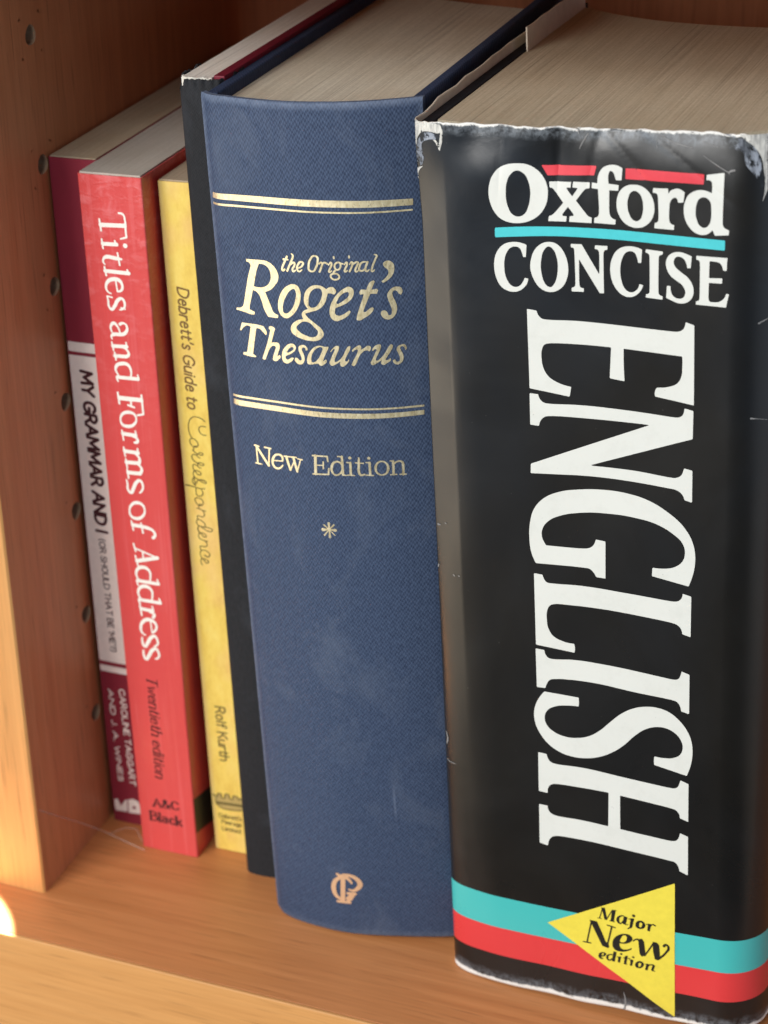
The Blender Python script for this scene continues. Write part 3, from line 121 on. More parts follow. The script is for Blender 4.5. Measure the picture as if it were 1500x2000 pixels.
 'titles': ('r', 0.13, [["l",[[5.31,186.05,0.545],[11.95,186.34,0.541]]],["s",[[10.62,189.42,0.27],[11.8,189.13,0.27],[12.14,187.79,0.27],[12.12,185.19,0.271],[12.13,183.5,0.272]]],["s",[[12.11,183.37,0.272],[10.49,182.89,0.191]]],["l",[[5.08,187.46,0.272],[5.3,184.56,0.273]]],["l",[[5.38,181.21,0.494],[9.27,181.34,0.492]]],["l",[[5.22,182.38,0.247],[5.4,180.03,0.247]]],["l",[[9.22,181.34,0.246],[8.8,182.24,0.246]]],["s",[[11.6,181.23,0.6],[11.63,181.21,0.6]]],["s",[[10.27,177.64,0.247],[8.86,177.72,0.495],[6.04,177.89,0.496],[5.18,177.23,0.276],[5.1,176.43,0.276],[5.5,175.88,0.166]]],["l",[[9.29,179.19,0.247],[9.61,176.05,0.248]]],["l",[[5.38,174.2,0.499],[11.92,174.14,0.495]]],["l",[[5.26,175.25,0.249],[5.55,173.01,0.25]]],["l",[[11.85,174.08,0.248],[11.57,174.98,0.247]]],["s",[[8.31,169.13,0.25],[9.33,169.41,0.333],[9.8,170.74,0.333],[9.16,172.02,0.471],[7.62,172.27,0.527],[5.98,171.58,0.472],[5.22,170.3,0.334],[5.43,168.98,0.251],[6.51,168.33,0.167]]],["l",[[8.31,169.13,0.223],[8.08,172.05,0.222]]],["s",[[8.55,164.3,0.224],[9.6,164.76,0.251],[10.03,166.2,0.334],[9.28,167.34,0.362],[8.23,166.83,0.474],[7.21,165.25,0.476],[6.1,164.19,0.365],[5.47,165.07,0.309],[5.46,166.42,0.28],[5.28,167.48,0.224]]],["l",[[5.3,167.62,0.196],[6.7,167.36,0.196]]],["l",[[10.01,164.58,0.196],[8.9,164.88,0.196]]],["s",[[8.18,160.46,0.422],[9.5,160.73,0.253],[10.11,159.57,0.337],[9.41,158.21,0.479],[6.17,157.51,0.481],[5.38,156.88,0.284],[5.6,156.21,0.17]]],["s",[[7.96,158.11,0.226],[7.39,159.75,0.282],[6.46,160.55,0.451],[5.51,159.63,0.339],[5.77,157.94,0.198]]],["l",[[5.56,154.34,0.484],[9.49,154.54,0.482]]],["l",[[9.09,151.85,0.484],[5.88,151.69,0.485]]],["l",[[5.37,155.36,0.227],[5.65,153.19,0.228]]],["l",[[9.49,154.54,0.227],[9.39,155.66,0.226]]],["l",[[5.89,152.66,0.228],[6.1,150.6,0.229]]],["s",[[8.59,154.2,0.227],[9.67,153.41,0.312],[9.87,152.49,0.398],[9.09,151.85,0.484]]],["s",[[9.86,146.21,0.229],[10.08,147.3,0.257],[10.07,148.41,0.314],[9.31,149.66,0.456],[7.59,149.8,0.514],[6.06,149.01,0.43],[5.78,147.64,0.287],[6.27,146.72,0.23],[6.64,146.01,0.201]]],["l",[[6.05,145.94,0.489],[11.88,146.06,0.486]]],["l",[[12.16,146.01,0.229],[11.89,147.17,0.228]]],["l",[[5.74,145.73,0.23],[6.12,144.83,0.23]]],["l",[[6.04,140.23,0.598],[12.28,140.33,0.594]]],["l",[[5.7,141.67,0.278],[5.89,138.65,0.28]]],["l",[[12.44,141.7,0.277],[12.53,136.47,0.278]]],["l",[[12.53,136.47,0.278],[10.88,135.99,0.279]]],["l",[[9.27,140.35,0.278],[9.27,138.21,0.279]]],["l",[[8.37,138.49,0.279],[10.07,138.11,0.279]]],["o",[[5.79,134.26,0.241],[6.41,135.71,0.361],[8.11,136.51,0.479],[9.89,136.14,0.359],[10.37,134.83,0.24],[9.63,133.36,0.36],[7.73,132.53,0.482],[6.15,132.92,0.362]]],["l",[[6.09,130.27,0.525],[9.74,130.19,0.523]]],["l",[[5.9,131.2,0.242],[6.13,128.49,0.243]]],["l",[[9.93,130.13,0.241],[9.77,131.42,0.241]]],["s",[[9.09,129.71,0.242],[10.17,129.22,0.362],[10.02,128.4,0.443],[9.26,128.15,0.323]]],["l",[[6.16,125.39,0.528],[9.97,125.3,0.526]]],["l",[[10.04,122.43,0.528],[6.34,122.21,0.53]]],["l",[[10.05,119.47,0.53],[6.56,119.31,0.532]]],["l",[[5.93,126.44,0.243],[6.18,123.92,0.244]]],["l",[[10.09,125.24,0.243],[9.92,126.49,0.242]]],["l",[[6.23,123.12,0.244],[6.45,120.74,0.245]]],["l",[[6.36,120.21,0.245],[6.57,117.69,0.246]]],["s",[[9.25,124.88,0.243],[10.25,123.82,0.365],[10.04,122.52,0.487]]],["s",[[9.51,122.04,0.244],[10.63,120.91,0.366],[10.05,119.47,0.489]]],["s",[[9.46,113.88,0.247],[10.23,114.68,0.287],[10.5,116.34,0.327],[9.79,117.45,0.409],[8.69,116.7,0.492],[7.71,114.94,0.493],[6.76,113.58,0.412],[6.02,114.49,0.33],[6.08,115.92,0.288],[5.86,117.11,0.205]]],["o",[[5.93,108.27,0.249],[6.62,109.89,0.373],[8.36,110.87,0.496],[9.96,110.37,0.371],[10.43,108.8,0.248],[9.67,107.13,0.373],[7.93,106.17,0.499],[6.32,106.63,0.374]]],["s",[[6.49,104.1,0.543],[11.01,103.79,0.499],[12.33,103.24,0.374],[12.83,101.96,0.374],[12.23,101.16,0.458]]],["l",[[6.18,105.21,0.25],[6.56,102.58,0.251]]],["l",[[8.97,104.97,0.249],[9.34,102.13,0.25]]],["l",[[6.48,97.23,0.253],[12.95,95.31,0.252]]],["l",[[8.71,96.62,0.252],[8.68,93.92,0.253]]],["l",[[6.18,98.52,0.252],[6.64,96.33,0.253]]],["l",[[6.4,94.99,0.253],[6.93,92.13,0.254]]],["l",[[12.87,95.3,0.545],[6.76,93.49,0.55]]],["s",[[10.04,87.72,0.255],[10.36,89.43,0.296],[10.37,90.49,0.338],[9.51,91.61,0.465],[8.07,91.8,0.55],[6.5,90.71,0.424],[6.21,88.97,0.298],[6.71,87.98,0.255],[7.25,87.43,0.213]]],["l",[[6.42,87.51,0.511],[12.48,87.44,0.508]]],["l",[[12.77,87.4,0.254],[12.3,88.68,0.254]]],["l",[[6.06,87.32,0.256],[6.42,86.15,0.256]]],["s",[[10.12,81.97,0.257],[10.44,83.7,0.299],[10.45,84.77,0.341],[9.59,85.9,0.468],[8.14,86.09,0.554],[6.56,84.98,0.427],[6.27,83.22,0.3],[6.77,82.23,0.257],[7.31,81.67,0.214]]],["l",[[6.48,81.75,0.515],[12.57,81.7,0.512]]],["l",[[12.86,81.66,0.256],[12.39,82.95,0.256]]],["l",[[6.12,81.56,0.258],[6.48,80.37,0.258]]],["l",[[6.69,78.98,0.517],[10.06,78.87,0.515]]],["l",[[6.35,79.87,0.258],[6.67,76.95,0.259]]],["l",[[10.31,78.87,0.257],[10.09,80.21,0.257]]],["s",[[9.29,78.26,0.258],[10.51,77.78,0.387],[10.1,76.93,0.473]]],["s",[[9.46,72.04,0.26],[10.38,72.9,0.346],[10.81,74.5,0.345],[9.98,75.66,0.474],[8.32,75.93,0.561],[6.74,74.88,0.476],[6.04,73.23,0.391],[6.31,71.53,0.304],[7.24,70.95,0.217]]],["l",[[9.36,71.94,0.217],[9.15,75.82,0.216]]],["s",[[9.73,67.89,0.261],[10.64,68.58,0.304],[10.69,70.12,0.347],[10.01,71.09,0.433],[8.89,70.46,0.521],[7.65,68.49,0.523],[6.7,67.35,0.393],[6.16,68.44,0.349],[6.17,69.98,0.261]]],["s",[[9.76,63.94,0.262],[10.68,64.63,0.306],[10.73,66.18,0.349],[10.05,67.16,0.436],[8.93,66.52,0.524],[7.68,64.53,0.526],[6.73,63.38,0.395],[6.18,64.48,0.351],[6.19,66.02,0.263]]]]),
 'redblack': ('r', 0.1, [["t","A&C",[4.82,14.88],[12.69,15.18],2.65,0.265,{"serif":0.45,"con":0.6}],["t","Black",[3.5,9.98],[13.26,9.87],2.86,0.283,{"serif":0.45,"con":0.6}]]),
 'twentieth': ('r', 0.1, [["t","Twentieth edition",[6.36,57.78],[6.34,25.09],3.09,0.204,{"serif":0.3,"con":0.55,"shear":0.18}]]),
 'guide': ('y', 0.09, [["t","Debrett's Guide to",[3.11,169.33],[3.19,136.9],3.01,0.251,{"shear":0.16}]]),
 'corr': ('y', 0.09, [["s",[[7.74,133.58,0.136],[6.84,134.31,0.136],[5.73,134.63,0.136],[4.58,134.55,0.136],[3.6,133.76,0.137],[3.04,132.57,0.137],[2.91,131.43,0.137],[3.04,129.98,0.137],[3.61,128.58,0.138]]],["s",[[7.85,132.13,0.136],[6.89,132.18,0.136],[6.13,131.93,0.137],[5.85,131.33,0.137],[6.06,130.45,0.137],[6.69,129.85,0.137],[7.78,129.81,0.137]]],["s",[[5.02,126.25,0.138],[4.4,126.4,0.138],[3.96,126.01,0.138],[3.84,125.2,0.138],[3.56,125.07,0.138]]],["s",[[3.6,125.17,0.138],[4.08,124.66,0.138],[4.85,124.24,0.138],[5.69,124.69,0.138],[6.46,124.27,0.138],[5.86,123.97,0.138],[4.96,124.2,0.138],[4.75,123.71,0.138],[5.56,123.13,0.138]]],["s",[[4.75,123.71,0.138],[3.36,123.71,0.138],[3.13,123.05,0.139],[3.42,122.4,0.139],[3.87,121.94,0.139]]],["o",[[3.6,128.44,0.138],[3.05,128.05,0.138],[3.03,127.14,0.138],[3.81,126.22,0.138],[4.9,126.18,0.138],[5.26,127.08,0.138],[4.82,127.93,0.138],[4.05,128.4,0.138]]],["s",[[3.3,123.67,0.139],[3.2,123.11,0.139],[3.54,122.35,0.139],[4.62,121.57,0.139]]],["s",[[4.62,121.57,0.139],[5.45,121.79,0.139],[6.45,121.34,0.138],[5.73,121.02,0.139],[4.84,121.37,0.139],[4.72,120.66,0.139],[5.55,120.25,0.139]]],["s",[[4.72,120.72,0.139],[3.32,120.89,0.139],[3.23,120.13,0.139],[3.45,119.33,0.139]]],["s",[[3.45,119.29,0.139],[4.32,119.41,0.139],[5.43,118.8,0.139],[5.27,118.32,0.139],[4.36,118.43,0.139],[3.73,119.16,0.139],[3.23,118.75,0.139],[3.26,117.83,0.14],[4.12,117.02,0.14],[4.8,116.82,0.14]]],["s",[[4.8,116.82,0.14],[5.84,116.84,0.209],[6.71,116.2,0.139],[5.67,116.18,0.14],[4.68,116.72,0.14],[3.77,115.58,0.14]]],["s",[[3.41,117.5,0.14],[2.89,116.86,0.14],[2.81,115.92,0.14],[3.46,114.96,0.14]]],["s",[[3.34,117.38,0.14],[3.41,116.11,0.14],[3.48,114.97,0.14]]],["s",[[0.74,114.84,0.211],[1.96,114.76,0.187],[3.56,114.51,0.152],[4.82,114.33,0.14],[6.17,114.45,0.14]]],["s",[[3.67,114.41,0.14],[3.51,113.23,0.14],[3.83,112.22,0.14],[4.64,112.1,0.14],[5.45,112.79,0.14],[5.15,114.03,0.14]]],["s",[[4.97,109.55,0.131],[4.34,109.75,0.132],[4.01,109.23,0.132],[3.95,108.47,0.132]]],["s",[[3.34,108.44,0.132],[3.94,108.38,0.132],[4.85,108.03,0.132],[5.35,107.35,0.132],[5.37,106.51,0.132],[4.68,106.09,0.132],[3.38,106.19,0.132],[3.35,105.29,0.132]]],["s",[[4.85,108.03,0.132],[5.86,107.94,0.132]]],["s",[[4.07,103.21,0.133],[4.78,102.75,0.133],[6.22,102.1,0.133],[7.17,102.24,0.132],[7.44,102.65,0.132],[6.49,103.08,0.132],[5.19,103.18,0.132],[3.79,103.27,0.133]]],["s",[[3.61,103.34,0.133],[3.14,102.7,0.133],[3.36,101.5,0.133]]],["o",[[3.41,111.44,0.131],[2.99,110.97,0.131],[3.25,110.16,0.132],[3.93,109.41,0.132],[4.97,109.55,0.131],[5.36,110.35,0.131],[4.93,111.23,0.131],[4.11,111.49,0.131]]],["o",[[3.2,105.08,0.132],[2.91,104.47,0.133],[3.17,103.65,0.133],[3.79,103.27,0.133],[5.29,103.29,0.132],[5.43,103.78,0.132],[4.84,104.65,0.132],[4.04,105.1,0.132]]],["s",[[3.19,102.8,0.133],[3.3,101.86,0.133],[3.53,101.28,0.133]]],["s",[[3.53,101.28,0.133],[4.29,101.34,0.133],[5.44,100.56,0.133],[5.04,100.21,0.133],[4.23,100.67,0.133],[3.72,101.26,0.133],[3.31,100.92,0.133],[3.31,99.77,0.133],[4.12,99.32,0.133]]],["s",[[4.12,99.32,0.133],[4.86,99.14,0.133],[5.79,99.04,0.133]]],["s",[[4.94,99.06,0.133],[5.45,98.37,0.133],[5.34,97.59,0.133],[4.52,97.33,0.134],[3.38,97.21,0.134],[3.39,96.73,0.134],[3.58,96.18,0.134]]],["s",[[3.57,96.09,0.134],[3.22,95.27,0.134],[3.41,94.24,0.134],[3.56,93.68,0.134]]],["s",[[3.66,96.05,0.134],[4.81,96.27,0.134],[5.7,95.73,0.134],[6.03,95.11,0.134],[5.6,94.47,0.172],[4.5,94.79,0.172]]],["s",[[3.55,93.64,0.134],[4.22,93.69,0.134],[5.48,92.91,0.134],[5.06,92.47,0.134],[4.35,93.03,0.134],[3.64,93.6,0.134],[3.27,93.06,0.134],[3.63,91.72,0.135]]]]),
 'rolf': ('y', 0.09, [["t","Rolf Kurth",[3.78,47.91],[4.0,30.52],2.8,0.232,{}]]),
 'peer': ('y', 0.08, [["t","Debrett's",[2.22,10.96],[9.04,11.04],1.35,0.121,{}],["t","Peerage",[2.83,9.0],[8.89,8.99],1.35,0.122,{}],["t","Limited",[2.79,6.74],[8.47,6.73],1.29,0.122,{}],["s",[[0.58,18.46,0.214],[1.26,18.19,0.214],[1.93,17.78,0.214],[2.27,18.82,0.214],[3.3,19.03,0.213],[3.46,17.82,0.214],[4.35,17.88,0.214],[4.57,19.09,0.213],[5.72,19.2,0.213],[5.95,18.07,0.213],[6.76,17.9,0.213],[7.1,19.01,0.213],[8.24,19.11,0.212],[8.68,18.24,0.213],[9.6,18.71,0.212]]],["s",[[1.49,16.99,0.214],[1.74,15.38,0.215],[3.18,14.3,0.215],[5.46,14.17,0.214],[9.3,14.64,0.213]]],["s",[[1.9,15.83,0.456],[4.33,16.0,0.455],[8.15,16.19,0.453],[10.05,16.18,0.452]]]]),
 'emblem': ('y', 0.15, [["+",[[0.58,18.46,0],[1.26,18.19,0],[1.93,17.78,0],[2.27,18.82,0],[3.3,19.03,0],[3.46,17.82,0],[4.35,17.88,0],[4.57,19.09,0],[5.72,19.2,0],[5.95,18.07,0],[6.76,17.9,0],[7.1,19.01,0],[8.24,19.11,0],[9.6,18.71,0],[9.94,14.78,0],[8.02,14.44,0],[5.46,14.17,0],[3.18,14.3,0],[1.85,15.13,0],[1.46,16.71,0]]]]),
 'label': ('m', 0.3, [["+",[[0.05,150.05,0],[15,150.05,0],[15,147.34,0],[0.05,147.34,0]]],["+",[[0.05,146.34,0],[15,146.34,0],[15,54.24,0],[0.05,54.24,0]]],["+",[[0.05,52.9,0],[15,52.9,0],[15,50.9,0],[0.05,50.9,0]]]]),
 'grammar': ('m', 0.1, [["t","MY GRAMMAR AND I",[3.59,142.08],[3.7,95.41],3.21,0.441,{"shear":0.05}],["t","(OR SHOULD THAT BE 'ME'?)",[4.19,93.04],[4.5,57.93],1.72,0.154,{}]]),
 'authors': ('m', 0.12, [["t","CAROLINE TAGGART",[5.88,45.73],[6.62,13.6],1.72,0.188,{}],["t","AND J. A. WINES",[2.35,45.04],[2.93,14.3],1.49,0.189,{}],["+",[[0.83,7.4,0],[2.03,7.67,0],[2.83,5.46,0],[4.62,8.02,0],[5.13,8.13,0],[4.8,3.85,0],[1.08,3.48,0],[0.77,5.0,0]]],["+",[[5.47,8.21,0],[7.13,8.82,0],[8.74,8.23,0],[9.26,6.56,0],[9.1,3.99,0],[5.23,3.61,0]]],["-",[[6.64,5.73,1],[6.9,6.21,1],[7.48,6.4,1],[7.77,5.99,1],[7.44,5.37,1],[6.83,5.35,1]]]]),
}

# ------------------------------------------------------------------ tagging and mesh helpers
def link(name, mesh, parent=None):
    o = bpy.data.objects.new(name, mesh)
    COL.objects.link(o)
    if parent is not None:
        o.parent = parent
    return o


def thing(name, label, cat, loc=(0, 0, 0), rot=(0, 0, 0), group=None):
    o = link(name, None)
    o.location = Vector(loc) * MM
    o.rotation_euler = rot
    o.empty_display_size = 0.01
    o['label'] = label
    o['category'] = cat
    if group:
        o['group'] = group
    return o


def mesh_obj(name, verts, faces, mats, parent=None, smooth=False, uvs=None, midx=None, auto=None):
    me = bpy.data.meshes.new(name)
    v = np.asarray(verts, float) * MM
    me.from_pydata(v.tolist(), [], faces)
    if uvs is not None:
        lay = me.uv_layers.new(name="UVMap")
        li = np.zeros(len(me.loops), int)
        me.loops.foreach_get("vertex_index", li)
        lay.data.foreach_set("uv", np.asarray(uvs, float)[li].ravel())
    if not isinstance(mats, (list, tuple)):
        mats = [mats]
    for mt in mats:
        me.materials.append(mt)
    if midx is not None:
        me.polygons.foreach_set("material_index", midx)
    if smooth:
        me.polygons.foreach_set("use_smooth", [True] * len(me.polygons))
    me.update()
    return link(name, me, parent)


def grid_faces(nu, nv, base=0, flip=False):
    F = []
    for i in range(nu - 1):
        for j in range(nv - 1):
            a, b, c, d = base + i * nv + j, base + (i + 1) * nv + j, base + (i + 1) * nv + j + 1, base + i * nv + j + 1
            F.append((a, d, c, b) if flip else (a, b, c, d))
    return F


def bevel_box(name, lo, hi, mat, parent=None, b=0.4, seg=2):
    import bmesh
    bm = bmesh.new()
    bmesh.ops.create_cube(bm, size=1)
    for v in bm.verts:
        for k in range(3):
            v.co[k] = (lo[k] if v.co[k] < 0 else hi[k]) * MM
    bmesh.ops.bevel(bm, geom=list(bm.edges), offset=b * MM, segments=seg, affect='EDGES', profile=0.6)
    me = bpy.data.meshes.new(name)
    bm.to_mesh(me); bm.free()
    me.materials.append(mat)
    return link(name, me, parent)


# ------------------------------------------------------------------ materials
class Mat:
    """small helper round a Principled material"""
    def __init__(self, name, rough=0.6, spec=0.5, metal=0.0):
        self.m = bpy.data.materials.new(name)
        self.m.use_nodes = True
        self.t = self.m.node_tree
        self.b = self.t.nodes["Principled BSDF"]
        self.b.inputs["Roughness"].default_value = rough
        self.b.inputs["Metallic"].default_value = metal
        self.b.inputs["Specular IOR Level"].default_value = spec
        self._c = {}

    def n(self, typ, **kw):
        x = self.t.nodes.new(typ)
        for k, v in kw.items():
            setattr(x, k, v)
        return x

    def l(self, a, b):
        self.t.links.new(a, b)

    def coord(self, kind="Object"):
        if kind not in self._c:
            if "tc" not in self._c:
                self._c["tc"] = self.n("ShaderNodeTexCoord")
            self._c[kind] = self._c["tc"].outputs[kind]
        return self._c[kind]

    def mapping(self, scale, kind="Object", loc=(0, 0, 0), rot=(0, 0, 0)):
        x = self.n("ShaderNodeMapping")
        x.inputs["Scale"].default_value = scale
        x.inputs["Location"].default_value = loc
        x.inputs["Rotation"].default_value = rot
        self.l(self.coord(kind), x.inputs[0])
        return x.outputs[0]

    def noise(self, vec, scale=1.0, detail=4, rough=0.55, dist=0.0):
        x = self.n("ShaderNodeTexNoise")
        x.inputs["Scale"].default_value = scale
        x.inputs["Detail"].default_value = detail
        x.inputs["Roughness"].default_value = rough
        x.inputs["Distortion"].default_value = dist
        self.l(vec, x.inputs["Vector"])
        return x.outputs["Fac"]

    def ramp(self, fac, stops):
        x = self.n("ShaderNodeValToRGB")
        el = x.color_ramp.elements
        for i, (p, c) in enumerate(stops):
            if i < 2:
                el[i].position, el[i].color = p, (*c, 1)
            else:
                k = el.new(p); k.color = (*c, 1)
        self.l(fac, x.inputs[0])
        return x.outputs[0]

    def rng(self, fac, a, b, c=0.0, d=1.0):
        x = self.n("ShaderNodeMapRange")
        for i, v in enumerate((a, b, c, d)):
            x.inputs[i + 1].default_value = v
        self.l(fac, x.inputs[0])
        return x.outputs[0]

    def math(self, op, a, b=0.0, clamp=False):
        x = self.n("ShaderNodeMath", operation=op, use_clamp=clamp)
        for i, v in enumerate((a, b)):
            if hasattr(v, "is_output"):
                self.l(v, x.inputs[i])
            else:
                x.inputs[i].default_value = v
        return x.outputs[0]

    def mix(self, fac, a, b, mode='MIX'):
        x = self.n("ShaderNodeMix", data_type='RGBA', blend_type=mode)
        for sock, v in ((x.inputs[0], fac), (x.inputs[6], a), (x.inputs[7], b)):
            if hasattr(v, "is_output"):
                self.l(v, sock)
            elif isinstance(v, (int, float)):
                sock.default_value = v
            else:
                sock.default_value = (*v, 1)
        return x.outputs[2]

    def base(self, c):
        if hasattr(c, "is_output"):
            self.l(c, self.b.inputs["Base Color"])
        else:
            self.b.inputs["Base Color"].default_value = (*c, 1)

    def rough(self, f):
        self.l(f, self.b.inputs["Roughness"])

    def bump(self, h, strength=0.3, dist=0.0002):
        x = self.n("ShaderNodeBump")
        x.inputs["Strength"].default_value = strength
        x.inputs["Distance"].default_value = dist
        self.l(h, x.inputs["Height"])
        self.l(x.outputs[0], self.b.inputs["Normal"])
        return x

    def sep(self, kind="Object"):
        x = self.n("ShaderNodeSeparateXYZ")
        self.l(self.coord(kind), x.inputs[0])
        return x.outputs


def wood(name, grain, pale=(0.66, 0.265, 0.092), dark=(0.52, 0.19, 0.060), rough=0.42):
    """beech-like veneer; grain = axis along which the fibres run"""
    M = Mat(name, rough, 0.4)
    sc = [900, 900, 900]; sc['xyz'.index(grain)] = 28
    fl = [260, 260, 260]; fl['xyz'.index(grain)] = 7
    fibre = M.noise(M.mapping(sc), 1, 3, 0.6)
    bands = M.noise(M.mapping(fl), 1, 4, 0.6, 0.4)
    pores = M.noise(M.mapping([s * 1.6 for s in sc]), 1, 2, 0.5)
    c = M.ramp(bands, [(0.3, dark), (0.7, pale)])
    c = M.mix(M.rng(fibre, 0.35, 0.7, 0.0, 0.35), c, tuple(x * 0.72 for x in dark))
    c = M.mix(M.rng(pores, 0.60, 0.72, 0.0, 0.6), c, tuple(x * 0.5 for x in dark))
    M.base(c)
    M.rough(M.rng(bands, 0.2, 0.8, rough - 0.06, rough + 0.1))
    M.bump(fibre, 0.12, 0.0002)
    return M.m


def paper_edges(name, pale, dark, across=2600, spec=0.1):
    """the cut edges of a block of pages: fine lines that run along the depth of the book"""
    M = Mat(name, 0.95, spec)
    lines = M.noise(M.mapping((across, 30, 30)), 1, 2, 0.6)
    broad = M.noise(M.mapping((420, 14, 20)), 1, 3, 0.6)
    blot = M.noise(M.mapping((60, 40, 40)), 1, 3, 0.6)
    f = M.math('ADD', M.math('MULTIPLY', lines, 0.5), M.math('MULTIPLY', broad, 0.25))
    grit = M.noise(M.mapping((1400, 900, 900)), 1, 3, 0.6)
    f = M.math('ADD', f, M.math('MULTIPLY', grit, 0.25))
    c = M.ramp(f, [(0.36, dark), (0.62, pale)])
    c = M.mix(M.rng(blot, 0.4, 0.75, 0.0, 0.3), c, tuple(x * y for x, y in zip(dark, (0.95, 0.85, 0.7))))
    gaps = M.noise(M.mapping((1500, 9, 15), loc=(0.7, 0.2, 0.1)), 1, 1, 0.5)
    c = M.mix(M.rng(gaps, 0.66, 0.74, 0.0, 0.45), c, tuple(x * 0.45 for x in dark))
    M.base(c)
    M.bump(f, 0.4, 0.0003)
    return M.m


def plain(name, c, rough=0.6, spec=0.4, var=0.12, scale=350, metal=0.0, bump=0.06):
    M = Mat(name, rough, spec, metal)
    nz = M.noise(M.mapping((scale, scale, scale)), 1, 5, 0.65)
    M.base(M.mix(M.rng(nz, 0.3, 0.7), tuple(x * (1 - var) for x in c), tuple(min(1, x * (1 + var)) for x in c)))
    if bump:
        M.bump(nz, bump, 0.0003)
    return M.m


def cloth(name, c1, c2, pitch=0.62, rough=0.75, spec=0.25, scuff=(0.20, 0.24, 0.33), scuffs=0.35, kind="UV"):
    """book cloth: UV is in metres, a plain weave with slubs and rubbed patches"""
    M = Mat(name, rough, spec)
    s = M.sep(kind)
    w = 2 * math.pi / (pitch * MM)
    wob = M.noise(M.mapping((500, 500, 500), kind), 1, 2)
    ux = M.math('ADD', M.math('MULTIPLY', s[0], w), M.math('MULTIPLY', wob, 2.6))
    uz = M.math('ADD', M.math('MULTIPLY', s[1], w * 0.62), M.math('MULTIPLY', wob, 3.2))
    # every second column of threads is half a step higher
    a = M.math('MULTIPLY', M.math('SINE', ux), M.math('SINE', M.math('ADD', uz, M.math('MULTIPLY', M.math('SINE', M.math('MULTIPLY', ux, 0.5)), 0.9))))
    weave = M.rng(a, -1, 1)
    slub = M.noise(M.mapping((1500, 560, 700), kind), 1, 3, 0.6)
    h = M.math('ADD', M.math('MULTIPLY', weave, 0.55), M.math('MULTIPLY', slub, 0.75))
    c = M.mix(M.rng(h, 0.35, 0.95), c1, c2)
    big = M.noise(M.mapping((55, 38, 45), kind), 1, 5, 0.65, 0.6)
    c = M.mix(M.rng(big, 0.52, 0.75, 0.0, scuffs), c, scuff)
    sc1 = M.noise(M.mapping((420, 11, 30), kind, (0, 0, 0), (0, 0, 0.7)), 1, 2, 0.5)
    scm = M.noise(M.mapping((42, 42, 42), kind, (3, 1, 0)), 1, 3, 0.5)
    c = M.mix(M.math('MULTIPLY', M.rng(sc1, 0.70, 0.78), M.rng(scm, 0.50, 0.64, 0.0, 0.45)), c, tuple(min(1, x * 1.6) for x in scuff))
    M.base(c)
    M.bump(h, 0.55, 0.00016)
    return M.m


WOOD_UP = wood("upright_wood", 'z', (0.62, 0.25, 0.108), (0.50, 0.182, 0.072))
WOOD_X = wood("shelf_wood", 'x')
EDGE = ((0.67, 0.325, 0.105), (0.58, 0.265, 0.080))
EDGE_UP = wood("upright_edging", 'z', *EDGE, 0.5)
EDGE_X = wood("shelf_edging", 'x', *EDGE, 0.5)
CHIP = plain("raw_chipboard", (0.38, 0.245, 0.15), 0.95, 0.05, 0.12, 500)
PAPER_WHITE = plain("worn_white_paper", (0.72, 0.69, 0.62), 0.85, 0.15, 0.10, 700)
PAPER_SCUFF = plain("grey_scuffed_paper", (0.22, 0.21, 0.20), 0.8, 0.2, 0.3, 900)
PAPER_GREY = plain("rubbed_grey_film", (0.20, 0.215, 0.25), 0.5, 0.4, 0.5, 700)


def worn(name, pale, dark, hole, streak=(900, 900, 220)):
    """rubbed, fibrous paper: streaky, and broken up where the printed film still holds"""
    M = Mat(name, 0.8, 0.2)
    st = M.noise(M.mapping(streak), 1, 5, 0.7)
    fn = M.noise(M.mapping((420, 420, 260)), 1, 6, 0.75, 0.3)
    M.base(M.mix(M.rng(st, 0.35, 0.62), dark, pale))
    M.l(M.rng(fn, hole, hole + 0.05), M.b.inputs["Alpha"])
    M.bump(st, 0.5, 0.0004)
    return M.m


PAPER_WHITE = worn("worn_white_paper", (0.70, 0.67, 0.60), (0.30, 0.29, 0.27), 0.39)
PAPER_GREY = worn("rubbed_grey_film", (0.30, 0.32, 0.36), (0.06, 0.065, 0.075), 0.46, (500, 500, 160))
PAPER_CREAM = plain("cream_paper", (0.60, 0.52, 0.41), 0.9, 0.1, 0.08, 300)


def ink(name, c, rough=0.45, spec=0.4, var=0.05, metal=0.0):
    return plain(name, c, rough, spec, var, 500, metal, 0.03)


